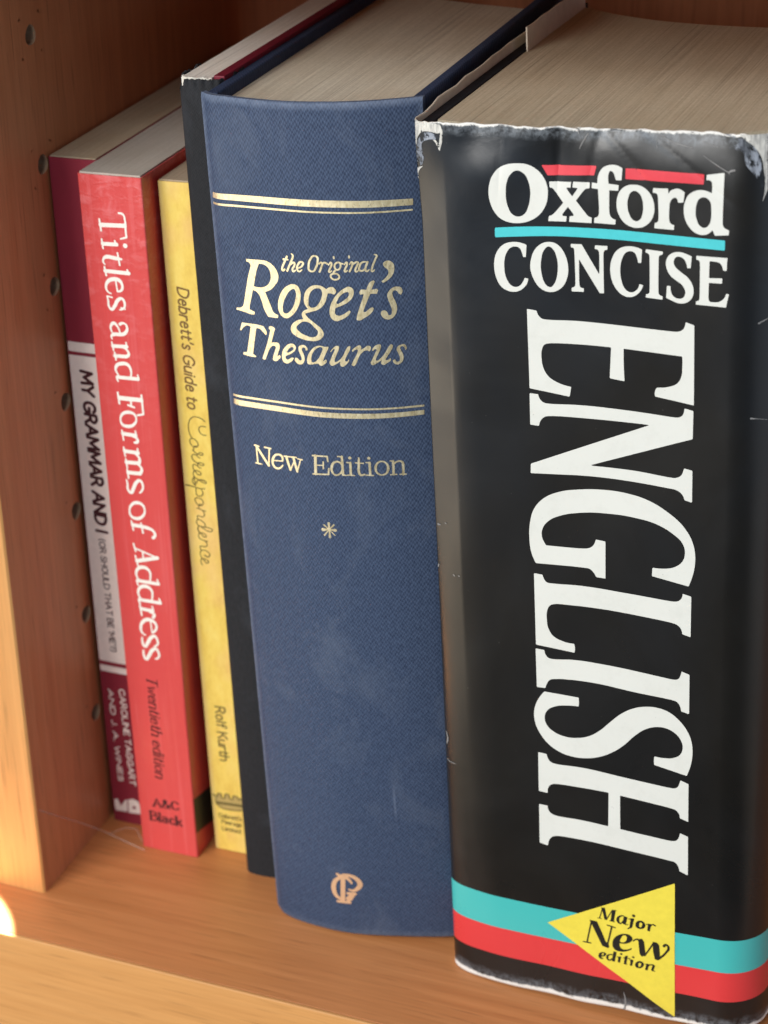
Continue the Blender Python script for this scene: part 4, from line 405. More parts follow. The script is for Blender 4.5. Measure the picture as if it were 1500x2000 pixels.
# ------------------------------------------------------------------ lettering: outlines and pen strokes -> meshes
# single-line alphabet for the small print: (advance, strokes); 'c' strokes are curves; y: 0 baseline, 1 cap height
G = {
 'A': (.74, 'l0,0 .37,1 .74,0|l.13,.36 .61,.36'), 'B': (.6, 'l0,0 0,1|c0,1 .36,1 .5,.8 .36,.57 0,.54|c.3,.55 .58,.46 .6,.2 .4,.02 0,0'),
 'C': (.7, 'c.68,.8 .5,.97 .26,.95 .06,.72 .03,.38 .2,.06 .45,.01 .7,.2'), 'D': (.7, 'l0,0 0,1|c0,1 .36,.97 .64,.74 .66,.42 .46,.08 .2,0 0,0'),
 'E': (.52, 'l.52,1 0,1 0,0 .52,0|l0,.52 .42,.52'), 'G': (.74, 'c.68,.82 .45,.99 .16,.88 .02,.5 .13,.12 .4,.0 .68,.14|l.7,.14 .7,.45 .42,.45'),
 'H': (.62, 'l0,0 0,1|l.62,0 .62,1|l0,.52 .62,.52'), 'I': (.06, 'l.03,0 .03,1'), 'J': (.4, 'c.38,1 .38,.3 .25,.02 .05,.08'),
 'K': (.6, 'l0,0 0,1|l.56,1 .02,.42|l.2,.6 .6,0'), 'L': (.5, 'l0,1 0,0 .5,0'), 'M': (.85, 'l0,0 .06,1 .42,.25 .79,1 .85,0'),
 'N': (.66, 'l0,0 0,1 .66,0 .66,1'), 'O': (.76, 'c.38,.99 .1,.82 .02,.5 .12,.14 .38,.01 .64,.14 .74,.5 .66,.84 .38,.99'),
 'P': (.55, 'l0,0 0,1|c0,1 .4,.98 .55,.75 .4,.5 0,.46'), 'R': (.6, 'l0,0 0,1|c0,1 .4,.98 .53,.76 .4,.54 0,.5|l.28,.5 .6,0'),
 'S': (.54, 'c.5,.85 .3,.99 .08,.85 .1,.64 .42,.42 .52,.2 .32,.01 .02,.14'), 'T': (.66, 'l0,1 .66,1|l.33,1 .33,0'),
 'U': (.62, 'c0,1 0,.3 .12,.04 .32,.0 .52,.06 .62,.3 .62,1'), 'W': (.95, 'l0,1 .24,0 .47,.85 .7,0 .95,1'), 'Y': (.66, 'l0,1 .33,.48 .66,1|l.33,.48 .33,0'),
 '(': (.2, 'c.2,1.1 .03,.75 .03,.3 .2,-.1'), ')': (.2, 'c0,1.1 .17,.75 .17,.3 0,-.1'), "'": (.06, 'l.05,1.02 .02,.78'),
 '?': (.4, 'c.02,.8 .2,1 .4,.8 .3,.55 .18,.4 .18,.26|l.18,.03 .18,.02'), '.': (.05, 'l.02,.02 .03,.02'),
 '&': (.72, 'c.7,0 .4,.4 .16,.78 .28,.99 .42,.82 .25,.58 .05,.3 .12,.04 .35,.0 .55,.15 .68,.42'),
 'a': (.46, 'c.05,.58 .22,.67 .4,.56 .4,.3 .4,.06 .48,.0|c.4,.4 .16,.38 .04,.2 .12,.02 .28,.02 .4,.16'),
 'b': (.48, 'l0,1 0,0|c0,.5 .2,.67 .42,.54 .47,.32 .38,.06 .18,.0 0,.12'), 'c': (.44, 'c.42,.54 .24,.67 .06,.52 .03,.28 .14,.03 .3,.0 .44,.12'),
 'd': (.48, 'l.46,1 .46,0|c.46,.5 .28,.67 .07,.54 .02,.3 .12,.04 .3,.0 .46,.14'), 'e': (.46, 'l.04,.37 .43,.37|c.43,.37 .38,.58 .23,.66 .07,.54 .02,.32 .12,.05 .28,.0 .45,.12'),
 'f': (.34, 'c.36,.95 .24,1.02 .13,.86 .13,.5 .13,0|l0,.64 .3,.64'), 'g': (.48, 'c.46,.5 .26,.67 .06,.52 .05,.26 .22,.05 .46,.2|c.46,.64 .46,.0 .38,-.25 .05,-.2'),
 'h': (.46, 'l0,1 0,0|c0,.44 .2,.66 .4,.58 .45,.38 .45,0'), 'i': (.06, 'l.03,.64 .03,0|l.03,.88 .03,.9'), 'j': (.16, 'c.12,.64 .12,.0 .08,-.22 -.06,-.22|l.12,.88 .12,.9'),
 'k': (.46, 'l0,1 0,0|l.42,.64 .02,.26|l.16,.38 .46,0'), 'l': (.06, 'l.03,1 .03,0'), 'm': (.78, 'l0,.64 0,0|c0,.44 .16,.66 .33,.58 .38,.4 .38,0|c.38,.44 .54,.66 .72,.58 .77,.4 .77,0'),
 'n': (.46, 'l0,.64 0,0|c0,.44 .2,.66 .4,.58 .45,.38 .45,0'), 'o': (.5, 'c.25,.66 .07,.55 .02,.33 .09,.09 .25,.0 .42,.09 .48,.33 .42,.56 .25,.66'),
 'r': (.32, 'l0,.64 0,0|c0,.4 .1,.6 .22,.66 .33,.6'), 's': (.38, 'c.35,.56 .2,.67 .05,.54 .1,.4 .3,.28 .36,.14 .22,.0 .02,.08'),
 't': (.3, 'c.12,.88 .12,.4 .13,.06 .22,.0 .32,.06|l0,.64 .3,.64'), 'u': (.46, 'c0,.64 0,.25 .08,.03 .22,.0 .45,.2|l.45,.64 .45,0'),
 'w': (.66, 'l0,.64 .17,0 .33,.55 .49,0 .66,.64'),
}


def curve_pts(P, closed, smooth_flags, step):
    """P: points; flag 1 = smooth. Bezier segments with tangents along the bisector."""
    P = [np.array(p, float) for p in P]
    n = len(P)
    T = [None] * n; H = [0] * n
    for i in range(n):
        if not smooth_flags[i]:
            continue
        if not closed and i in (0, n - 1):
            continue
        a, b = P[i] - P[i - 1], P[(i + 1) % n] - P[i]
        la, lb = np.linalg.norm(a), np.linalg.norm(b)
        if la < 1e-9 or lb < 1e-9:
            continue
        t = a / la * lb + b / lb * la if max(la, lb) < 2.5 * min(la, lb) else a / la + b / lb
        nt = np.linalg.norm(t)
        if nt > 1e-9:
            T[i] = t / nt
            H[i] = 0.75 * min(la, lb)
    out, tt = [], []
    for i in range(n if closed else n - 1):
        j = (i + 1) % n
        L = np.linalg.norm(P[j] - P[i])
        if T[i] is None and T[j] is None:
            out.append(P[i]); tt.append(i)
            continue
        h0 = T[i] * min(L / 2.7, H[i]) if T[i] is not None else None
        h1 = T[j] * min(L / 2.7, H[j]) if T[j] is not None else None
        c0 = P[i] + h0 if h0 is not None else P[i] + ((P[j] - h1) - P[i]) * 0.5
        c1 = P[j] - h1 if h1 is not None else P[j] + ((P[i] + h0) - P[j]) * 0.5
        k = max(2, min(14, int(L / step) + 1))
        for q in range(k):
            t = q / k
            out.append((1 - t) ** 3 * P[i] + 3 * t * (1 - t) ** 2 * c0 + 3 * t * t * (1 - t) * c1 + t ** 3 * P[j])
            tt.append(i + t)
    if not closed:
        out.append(P[-1]); tt.append(n - 1)
    return np.array(out), np.array(tt)


class Ink:
    """signed-distance canvas in spine millimetres; positive inside the print"""
    def __init__(self, lo, hi, res):
        self.lo = np.array(lo) - 3 * res; self.res = res
        self.n = (np.ceil((np.array(hi) + 3 * res - self.lo) / res)).astype(int) + 1
        self.F = np.full(self.n, -2.0 * res)

    def win(self, P, pad):
        a = np.floor((P.min(0) - pad - self.lo) / self.res).astype(int)
        b = np.ceil((P.max(0) + pad - self.lo) / self.res).astype(int) + 1
        a = np.clip(a, 0, self.n); b = np.clip(b, 0, self.n)
        X = self.lo[0] + np.arange(a[0], b[0]) * self.res
        Y = self.lo[1] + np.arange(a[1], b[1]) * self.res
        return (slice(a[0], b[0]), slice(a[1], b[1])), X[:, None], Y[None, :]

    def poly(self, P, sign):
        w, X, Y = self.win(P, 3 * self.res)
        D = np.full((X.shape[0], Y.shape[1]), 1e9); ins = np.zeros(D.shape, bool)
        Q = np.roll(P, -1, 0)
        for (ax, ay), (bx, by) in zip(P, Q):
            dx, dy = bx - ax, by - ay
            L = dx * dx + dy * dy
            if L < 1e-12:
                continue
            t = np.clip(((X - ax) * dx + (Y - ay) * dy) / L, 0, 1)
            D = np.minimum(D, (X - ax - t * dx) ** 2 + (Y - ay - t * dy) ** 2)
            if ay != by:
                ins ^= ((ay > Y) != (by > Y)) & (X < (bx - ax) * (Y - ay) / (by - ay) + ax)
        d = np.sqrt(D) * np.where(ins, 1, -1)
        self.F[w] = np.maximum(self.F[w], d) if sign > 0 else np.minimum(self.F[w], -d)

    def stroke(self, P, R):
        w, X, Y = self.win(P, max(R) + 3 * self.res)
        d = np.full((X.shape[0], Y.shape[1]), -1e9)
        for k in range(len(P) - 1):
            (ax, ay), (bx, by) = P[k], P[k + 1]
            dx, dy = bx - ax, by - ay
            L = dx * dx + dy * dy
            t = np.clip(((X - ax) * dx + (Y - ay) * dy) / L, 0, 1) if L > 1e-12 else np.zeros_like(d)
            d = np.maximum(d, R[k] + t * (R[k + 1] - R[k]) - np.sqrt((X - ax - t * dx) ** 2 + (Y - ay - t * dy) ** 2))
        self.F[w] = np.maximum(self.F[w], d)

    def mesh(self):
        F, res, (n0, n1) = np.clip(self.F, -2 * self.res, 2 * self.res), self.res, self.n
        ins = F > 0
        vid = np.full((n0, n1), -1); V = []
        ii, jj = np.nonzero(ins)
        vid[ii, jj] = np.arange(len(ii))
        V = [np.stack([self.lo[0] + ii * res, self.lo[1] + jj * res], 1)]
        c = len(ii)
        he = np.full((n0, n1), -1); ve = np.full((n0, n1), -1)
        a, b = np.nonzero(ins[:-1] != ins[1:])
        t = F[a, b] / (F[a, b] - F[a + 1, b])
        he[a, b] = c + np.arange(len(a)); c += len(a)
        V.append(np.stack([self.lo[0] + (a + t) * res, self.lo[1] + b * res], 1))
        a, b = np.nonzero(ins[:, :-1] != ins[:, 1:])
        t = F[a, b] / (F[a, b] - F[a, b + 1])
        ve[a, b] = c + np.arange(len(a)); c += len(a)
        V.append(np.stack([self.lo[0] + a * res, self.lo[1] + (b + t) * res], 1))
        cnt = ins[:-1, :-1].astype(int) + ins[1:, :-1] + ins[1:, 1:] + ins[:-1, 1:]
        faces = []
        a, b = np.nonzero(cnt == 4)
        if len(a):
            faces += np.stack([vid[a, b], vid[a + 1, b], vid[a + 1, b + 1], vid[a, b + 1]], 1).tolist()
        a, b = np.nonzero((cnt > 0) & (cnt < 4))
        for i, j in zip(a.tolist(), b.tolist()):
            cs = ((i, j), (i + 1, j), (i + 1, j + 1), (i, j + 1))
            es = (he[i, j], ve[i + 1, j], he[i, j + 1], ve[i, j])
            f = []
            for k in range(4):
                if ins[cs[k]]:
                    f.append(int(vid[cs[k]]))
                if ins[cs[k]] != ins[cs[(k + 1) % 4]]:
                    f.append(int(es[k]))
            if len(f) > 2:
                faces.append(f)
        return np.concatenate(V), faces


def text_strokes(sh):
    _, text, p0, p1, h, r, opt = sh
    p0, p1 = np.array(p0), np.array(p1)
    X = p1 - p0; L = np.linalg.norm(X); X = X / L
    Y = np.array([-X[1], X[0]])
    gap = 0.2 if opt.get('serif') else 0.17
    adv, total = [], 0
    for ch in text:
        w = 0.34 if ch == ' ' else G[ch][0]
        adv.append(total)
        total += w + (0 if ch == ' ' else gap)
    total -= gap
    sx_ = L / total
    shear = opt.get('shear', 0); con = opt.get('con', 1.0); sf = opt.get('serif', 0)
    res = []
    for ch, x0 in zip(text, adv):
        if ch == ' ':
            continue
        for st in G[ch][1].split('|'):
            P = np.array([[float(q) for q in t.split(',')] for t in st[1:].split()])
            ends = [(P[0], P[1] if len(P) > 1 else P[0]), (P[-1], P[-2] if len(P) > 1 else P[-1])]
            if sf:
                for e_, o_ in ends:
                    if abs(e_[0] - o_[0]) < 0.5 * abs(e_[1] - o_[1]) and min(abs(e_[1] - q) for q in (0, .64, 1)) < .02 and abs(e_[1] - o_[1]) > .2:
                        wd = 0.3 * sf
                        SP = np.array([[e_[0] - wd, e_[1]], [e_[0] + wd * (1 if e_[1] < .3 else .3), e_[1]]])
                        res.append((SP, 'l', x0, 0.55))
            res.append((P, st[0], x0, 1.0))
    out = []
    for P, k, x0, rk in res:
        Q = np.array([p0 + X * (x0 + p[0] + shear * p[1]) * sx_ + Y * p[1] * h for p in P])
        if k == 'c':
            closed = np.allclose(Q[0], Q[-1])
            if closed:
                Q, _ = curve_pts(Q[:-1], True, [1] * (len(Q) - 1), h * 0.08)
                Q = np.vstack([Q, Q[:1]])
            else:
                Q, _ = curve_pts(Q, False, [1] * len(Q), h * 0.08)
        R = np.full(len(Q), r * rk)
        if con != 1.0 and rk == 1.0:
            d = np.gradient(Q, axis=0) if len(Q) > 1 else np.zeros_like(Q)
            v = np.abs(d @ Y) / np.maximum(np.linalg.norm(d, axis=1), 1e-9)
            R = r * (con + (1.25 - con) * v ** 1.5)
        out.append((Q, R))
    return out


def islands(V, F):
    par = list(range(len(V)))

    def find(a):
        while par[a] != a:
            par[a] = par[par[a]]; a = par[a]
        return a
    for f in F:
        r0 = find(f[0])
        for q in f[1:]:
            par[find(q)] = r0
    groups = {}
    for f in F:
        groups.setdefault(find(f[0]), []).append(f)
    for fs in groups.values():
        ids = sorted({q for f in fs for q in f}); mp_ = {q: i for i, q in enumerate(ids)}
        yield V[ids], [[mp_[q] for q in f] for f in fs]


def print_mesh(name, key, surface, mat, parent, lift=0.06, width=None, clip=None, split=False, xmap=None):
    book, res, shapes = INK[key]
    items = []
    for sh in shapes:
        if sh[0] in '+-':
            P, _ = curve_pts([p[:2] for p in sh[1]], True, [len(p) > 2 and p[2] for p in sh[1]], res * 2.5)
            items.append((sh[0], P, None))
        elif sh[0] == 't':
            items += [('s', Q, R) for Q, R in text_strokes(sh)]
        else:
            P0 = [p[:2] for p in sh[1]]; R0 = [p[2] for p in sh[1]]
            if sh[0] == 'l':
                items.append(('s', np.array(P0), np.array(R0)))
            elif sh[0] == 'o':
                P, t = curve_pts(P0, True, [1] * len(P0), res * 2.5)
                R = np.interp(t, range(len(R0) + 1), R0 + R0[:1])
                items.append(('s', np.vstack([P, P[:1]]), np.append(R, R[0])))
            else:
                P, t = curve_pts(P0, False, [1] * len(P0), res * 2.5)
                items.append(('s', P, np.interp(t, range(len(R0)), R0)))
    if clip:
        for it in items:
            it[1][:, 0] = np.clip(it[1][:, 0], clip[0], clip[1])
            it[1][:, 1] = np.clip(it[1][:, 1], clip[2], clip[3])
    lo = np.min([i[1].min(0) - (0 if i[2] is None else max(i[2])) for i in items], 0)
    hi = np.max([i[1].max(0) + (0 if i[2] is None else max(i[2])) for i in items], 0)
    K = Ink(lo, hi, res)
    for kind, P, R in items:
        if kind == 's':
            K.stroke(P, R)
        else:
            K.poly(P, 1 if kind == '+' else -1)
    V, F = K.mesh()
    if clip:
        V[:, 0] = np.clip(V[:, 0], clip[0], clip[1]); V[:, 1] = np.clip(V[:, 1], clip[2], clip[3])
    if split:                      # separate marks: each its own part
        for v_, f_ in islands(V, F):
            y = surface(v_[:, 0], v_[:, 1]) - lift
            mesh_obj(name, np.stack([v_[:, 0] if xmap is None else xmap(v_[:, 0], v_[:, 1]), y, v_[:, 1]], 1), f_, mat, parent, smooth=True, uvs=v_ * MM)
        return None
    y = surface(V[:, 0], V[:, 1]) - lift
    return mesh_obj(name, np.stack([V[:, 0], y, V[:, 1]], 1), F, mat, parent, smooth=True, uvs=V * MM)


# ------------------------------------------------------------------ bookcase
def build_bookcase():
    root = thing("bookcase", "warm brown beech veneer bookcase with drilled peg holes holding all the books", "bookcase")
    XR, ZT, YB, YP = 640, 262, 262, 19.8
    # shelf board with a softly rounded front edge
    bevel_box("shelf", (-70, 1.2, -45), (XR, YB, 0), WOOD_X, root, 0.05, 1)
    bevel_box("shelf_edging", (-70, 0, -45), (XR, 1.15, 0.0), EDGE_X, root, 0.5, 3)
    # side panel: the inner face carries real peg holes
    hy, hz, hr, hd = 57.0, [69.5 + 32 * i - 32 for i in range(0, 7)], 2.25, 7.0
    V, F, MI = [], [], []

    def quad(a, b, c, d, mi=0):
        n = len(V); V.extend([a, b, c, d]); F.append((n, n + 1, n + 2, n + 3)); MI.append(mi)
    eb = 0.5
    y0, y1, q = YP + eb, YB, 5.0
    x = 0.0
    quad((x, y0, 0), (x, hy - q, 0), (x, hy - q, ZT), (x, y0, ZT))
    quad((x, hy + q, 0), (x, y1, 0), (x, y1, ZT), (x, hy + q, ZT))
    zs = [0] + [v for z in hz for v in (z - q, z + q)] + [ZT]
    for k in range(0, len(zs), 2):
        quad((x, hy - q, zs[k]), (x, hy + q, zs[k]), (x, hy + q, zs[k + 1]), (x, hy - q, zs[k + 1]))
    N = 32
    for z in hz:
        sq, ring, chip, deep = [], [], [], []
        for k in range(N):
            a = 2 * math.pi * (k + 0.5) / N
            c, s = math.cos(a), math.sin(a)
            mxx = max(abs(c), abs(s))
            rr = hr * (1 + 0.05 * math.sin(3 * a + z))
            sq.append((x, hy + q * c / mxx, z + q * s / mxx))
            ring.append((x, hy + (rr + 0.22) * c, z + (rr + 0.22) * s))
            chip.append((x - 0.5, hy + rr * c, z + rr * s))
            deep.append((x - hd, hy + hr * c, z + hr * s))
        for k in range(N):
            j = (k + 1) % N
            quad(sq[k], sq[j], ring[j], ring[k], 0)
            quad(ring[k], ring[j], chip[j], chip[k], 1)
            quad(chip[k], chip[j], deep[j], deep[k], 1)
        n = len(V); V.extend(deep); F.append(tuple(range(n, n + N))); MI.append(1)
        # square corners of the ring polygon
        for sa, sb_ in ((1, 1), (-1, 1), (-1, -1), (1, -1)):
            pass
    XL = -22.0
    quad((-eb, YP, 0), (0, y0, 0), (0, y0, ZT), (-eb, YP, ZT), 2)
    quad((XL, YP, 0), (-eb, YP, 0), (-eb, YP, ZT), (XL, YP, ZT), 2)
    quad((XL, y1, 0), (XL, YP, 0), (XL, YP, ZT), (XL, y1, ZT))
    quad((x, y1, 0), (XL, y1, 0), (XL, y1, ZT), (x, y1, ZT))
    n = len(V)
    V.extend([(XL, YP, ZT), (0, YP, ZT), (0, y1, ZT), (XL, y1, ZT)]); F.append((n, n + 1, n + 2, n + 3)); MI.append(0)
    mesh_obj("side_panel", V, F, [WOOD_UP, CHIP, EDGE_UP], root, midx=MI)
    bevel_box("back_panel", (-70, YB, -45), (XR, YB + 6, ZT + 26), WOOD_UP, root, 0.3, 1)
    bevel_box("upper_shelf", (-70, 12, ZT), (XR, YB, ZT + 24), WOOD_X, root, 0.9, 3)
    return root


build_bookcase()

# ------------------------------------------------------------------ spine surfaces (u across, z up) -> depth
KU = np.array([-1.0, 2, 6.6, 13, 20.5, 27.6, 38.3, 48.4, 53])
KB = np.array([-1.0, -3.9, -5.7, -6.8, -7.2, -6.4, -3.9, -.9, 1.5])
KT = np.array([1, -1.2, -2.6, -4.3, -5.7, -5.9, -4.4, -.6, 2])


def hermite(xs, ys, x):
    x = np.clip(x, xs[0], xs[-1])
    i = np.clip(np.searchsorted(xs, x, side='right') - 1, 0, len(xs) - 2)
    mm = np.zeros(len(xs))
    mm[1:-1] = (ys[2:] - ys[:-2]) / (xs[2:] - xs[:-2])
    mm[0] = (ys[1] - ys[0]) / (xs[1] - xs[0]); mm[-1] = (ys[-1] - ys[-2]) / (xs[-1] - xs[-2])
    h = xs[i + 1] - xs[i]; t = (x - xs[i]) / h
    return (2 * t**3 - 3 * t * t + 1) * ys[i] + (t**3 - 2 * t * t + t) * h * mm[i] + (-2 * t**3 + 3 * t * t) * ys[i + 1] + (t**3 - t * t) * h * mm[i + 1]


def blue_spine(u, z):
    u = np.asarray(u, float); z = np.asarray(z, float)
    t = np.clip(z / 224, 0, 1)
    return (1 - t) * hermite(KU, KB, u) + t * hermite(KU, KT, u)


def sstep(a, b, x):
    t = np.clip((x - a) / (b - a), 0, 1)
    return t * t * (3 - 2 * t)


def crumple(u, z):
    """gentle waves in the loose dust jacket, stronger near its battered top edge"""
    top = sstep(205, 221, z)
    low = 1 - sstep(2, 18, z)
    bend = np.clip((z - 212.5) / 12.5, 0, 1.2) ** 2 * (1.35 + 0.5 * np.sin(u * 0.11 + 2.6)) * sstep(0, 9, u) * (1 - sstep(56, 66, u))
    w = 0.26 * np.sin(u * 0.085 + 1.3 + z * 0.02) * np.sin(z * 0.041 + 0.7) + 0.10 * np.sin(u * 0.19 - z * 0.05) * np.sin(z * 0.11 + 2.0)
    f = np.sin(u * 0.17 + z * 0.10 + 0.5) * np.sin(z * 0.25 - u * 0.07) + 0.35 * np.sin(u * 0.33 - z * 0.27 + 2.0)
    # a few sharp folds running down from the edge
    fold = np.zeros_like(np.asarray(u, float) * np.asarray(z, float))
    for uc, sl, wd, am in ((25.5, 0.05, 0.7, 0.45), (40.0, -0.9, 0.9, 0.40), (13.0, 0.10, 0.8, 0.30), (51.0, -1.3, 0.8, 0.35), (33.0, 0.25, 0.9, 0.25)):
        fold = fold + am * np.exp(-np.abs(u - uc - sl * (z - 219)) / wd)
    return w + top * (0.30 * f + fold) + low * 0.18 * np.sin(u * 0.35 + 1.0) + bend


def jacket_x(u, z):
    """the left corner of the jacket bulges a little more towards the foot"""
    return u + np.clip((u + 1) / 6.2, -1, 0) * 0.95 * (1 - np.clip(z / 225, 0, 1))


def jacket_front(u, z):
    u = np.asarray(u, float); z = np.asarray(z, float)
    d = np.clip(u - 61.5, 0, 10.99)
    right = 11 - np.sqrt(121 - d * d)
    t = sstep(60, 160, z)
    sl = .4 - .26 * sstep(200, 222, z)
    ch = np.where(u >= 0, 0, np.where(u > -6.5, -u * sl, 6.5 * sl + (-6.5 - u) / .7 * 2.5))
    q = np.clip((7.0 - u) / 14.22, 0, 0.9995)
    rd = 5.6 * (1 - np.sqrt(1 - q * q))
    ch = ch + 0.012 * np.clip(6 - u, 0, 6) ** 2
    return right + t * ch + (1 - t) * rd + crumple(u, z) * sstep(-6, 2, u) * (1 - sstep(60, 70, u))


# ------------------------------------------------------------------ generic book parts
def page_block(name, front, back, u0, u1, z0, z1, mat, parent, n=48):
    """front(u), back(u): depth of the spine side and of the fore edge"""
    us = np.linspace(u0, u1, n)
    V, F = [], []
    for u in us:
        f, b = float(front(u)), float(back(u))
        V += [(u, f, z0), (u, b, z0), (u, b, z1), (u, f, z1)]
    for i in range(n - 1):
        a, c = 4 * i, 4 * (i + 1)
        for k in range(4):
            F.append((a + k, a + (k + 1) % 4, c + (k + 1) % 4, c + k))
    F.append((0, 3, 2, 1)); e_ = 4 * (n - 1); F.append((e_, e_ + 1, e_ + 2, e_ + 3))
    return mesh_obj(name, V, F, mat, parent)


def wrap_cover(name, w, depth, z0, z1, mat, parent, t=0.35, rad=0.7, belly=0.0, jag=0.0, uv0=0.0):
    """a paperback cover folded round the spine: left side, spine, right side, as one folded sheet with thickness"""
    path = [(0, depth), (0, depth * .5), (0, 6), (0, 2), (0, rad)]
    for k in range(1, 6):
        a = math.pi / 2 * k / 6
        path.append((rad - rad * math.cos(a), rad - rad * math.sin(a)))
    for k in range(0, 25):
        s = k / 24
        path.append((rad + (w - 2 * rad) * s, -belly * 4 * s * (1 - s)))
    for k in range(1, 6):
        a = math.pi / 2 * k / 6
        path.append((w - rad + rad * math.sin(a), rad - rad * math.cos(a)))
    path += [(w, rad), (w, 2), (w, 6), (w, depth * .5), (w, depth)]
    P = np.array(path)
    d = np.gradient(P, axis=0)
    nrm = np.stack([-d[:, 1], d[:, 0]], 1); nrm /= np.linalg.norm(nrm, axis=1)[:, None]
    inner = P + nrm * t
    arc = np.concatenate([[0], np.cumsum(np.linalg.norm(np.diff(P, axis=0), axis=1))])
    arc -= arc[10]
    zs = np.linspace(z0, z1, 40)
    rng = np.random.RandomState(int(w * 10))
    jt = jag * rng.rand(len(P))
    V, U = [], []
    for i in range(len(P)):
        for layer in (P, inner):
            for z in zs:
                zz = z - (jt[i] if z == zs[-1] else 0)
                V.append((layer[i, 0], layer[i, 1], zz)); U.append((arc[i] * MM, z * MM))
    n = len(zs); F = []
    for i in range(len(P) - 1):
        for j in range(n - 1):
            o0, o1 = (2 * i) * n, (2 * i + 2) * n
            i0, i1 = o0 + n, o1 + n
            F.append((o0 + j, o1 + j, o1 + j + 1, o0 + j + 1))
            F.append((i0 + j, i0 + j + 1, i1 + j + 1, i1 + j))
        for j, fl in ((0, 0), (n - 1, 1)):
            o0, o1 = (2 * i) * n + j, (2 * i + 2) * n + j
            F.append((o0, o1, o1 + n, o0 + n) if fl else (o0, o0 + n, o1 + n, o1))
    ob = mesh_obj(name, V, F, mat, parent, smooth=True, uvs=U)
    ob.data.set_sharp_from_angle(angle=math.radians(35))
    return ob


flat = lambda u, z: np.zeros_like(np.asarray(u, float))


def deg(a):
    return math.radians(a)


# ------------------------------------------------------------------ maroon paperback beside the upright
def build_maroon():
    t = thing("book", "maroon paperback with a cream label panel, leftmost, against the bookcase side panel", "book",
              (1.735, 58.689, 0.05), (0, deg(-0.339), 0), "books standing on the shelf")
    M = Mat("maroon_card", 0.5, 0.35)
    nz = M.noise(M.mapping((160, 160, 60)), 1, 4)
    M.base(M.mix(nz, (0.20, 0.016, 0.032), (0.30, 0.030, 0.048)))
    wrap_cover("cover", 13.6, 112, 0, 199.0, M.m, t, 0.35, 0.5, 0.15)
    page_block("page_block", lambda u: 0.6, lambda u: 111, 0.4, 13.2, 0.2, 199.2, paper_edges("maroon_book_pages", (0.50, 0.40, 0.28), (0.40, 0.31, 0.20)), t, 12)
    lab = ink("cream_label_ink", (0.88, 0.78, 0.69), 0.55)
    srf = lambda u, z: -0.15 * 4 * (np.asarray(u) / 13.6) * (1 - np.asarray(u) / 13.6)
    lb = print_mesh("label_panel", "label", srf, lab, t, 0.05, clip=(0.5, 13.1, 2, 197))
    print_mesh("title_lettering", "grammar", srf, ink("dark_maroon_ink", (0.055, 0.012, 0.016)), t, 0.10)
    print_mesh("author_lettering", "authors", srf, lab, t, 0.06, clip=(0.5, 13.1, 2, 197))


def build_red():
    t = thing("book", "bright red paperback with white serif title and creased spine, second from the side panel", "book",
              (15.749, 49.585, 0.05), (0, deg(-0.618), deg(-0.024)), "books standing on the shelf")
    M = Mat("red_card", 0.32, 0.5)
    nz = M.noise(M.mapping((90, 90, 30)), 1, 5, 0.6, 0.5)
    s = M.sep("UV")
    cre = M.noise(M.mapping((200, 330, 1), "UV"), 1, 6, 0.65, 0.5)
    topz = M.rng(s[1], 0.125, 0.195)
    wear = M.math('MULTIPLY', M.rng(cre, 0.50, 0.66), M.math('ADD', M.math('MULTIPLY', topz, 0.5), 0.03))
    c = M.mix(nz, (0.61, 0.058, 0.055), (0.67, 0.080, 0.072))
    c = M.mix(wear, c, (0.78, 0.22, 0.22))
    # long soft creases down the spine
    ln = M.noise(M.mapping((620, 16, 1), "UV"), 1, 3, 0.6, 0.3)
    c = M.mix(M.rng(ln, 0.56, 0.64, 0.0, 0.18), c, (0.80, 0.20, 0.20))
    M.base(c)
    M.bump(M.math('ADD', M.math('MULTIPLY', cre, topz), M.math('MULTIPLY', ln, 0.5)), 0.5, 0.0006)
    wrap_cover("cover", 17.4, 118, 0, 198.6, M.m, t, 0.4, 0.45, 0.1)
    page_block("page_block", lambda u: 0.55, lambda u: 117, 0.45, 16.95, 0.2, 199.0,
               paper_edges("grey_pages", (0.52, 0.47, 0.40), (0.40, 0.355, 0.295)), t, 12)
    srf = lambda u, z: -0.1 * 4 * (np.asarray(u) / 17.4) * (1 - np.asarray(u) / 17.4)
    print_mesh("title_lettering", "titles", srf, ink("warm_white_ink", (0.86, 0.80, 0.70)), t, 0.06)
    dk = ink("black_ink", (0.05, 0.012, 0.014))
    print_mesh("publisher_lettering", "redblack", srf, dk, t, 0.06)
    print_mesh("edition_lettering", "twentieth", srf, dk, t, 0.06)
    # black band printed round the side of the cover
    V = [(17.46, 0.3, 19.4), (17.46, 0.3, 8.0), (17.46, 60, -0), (17.46, 60, 10)]
    V = [(17.46, 0.35, 8.1), (17.46, 14, 5.0), (17.46, 14, 16.8), (17.46, 0.35, 19.5)]
    mesh_obj("black_band", V, [(0, 1, 2, 3)], ink("matt_black_ink", (0.022, 0.022, 0.018)), t)


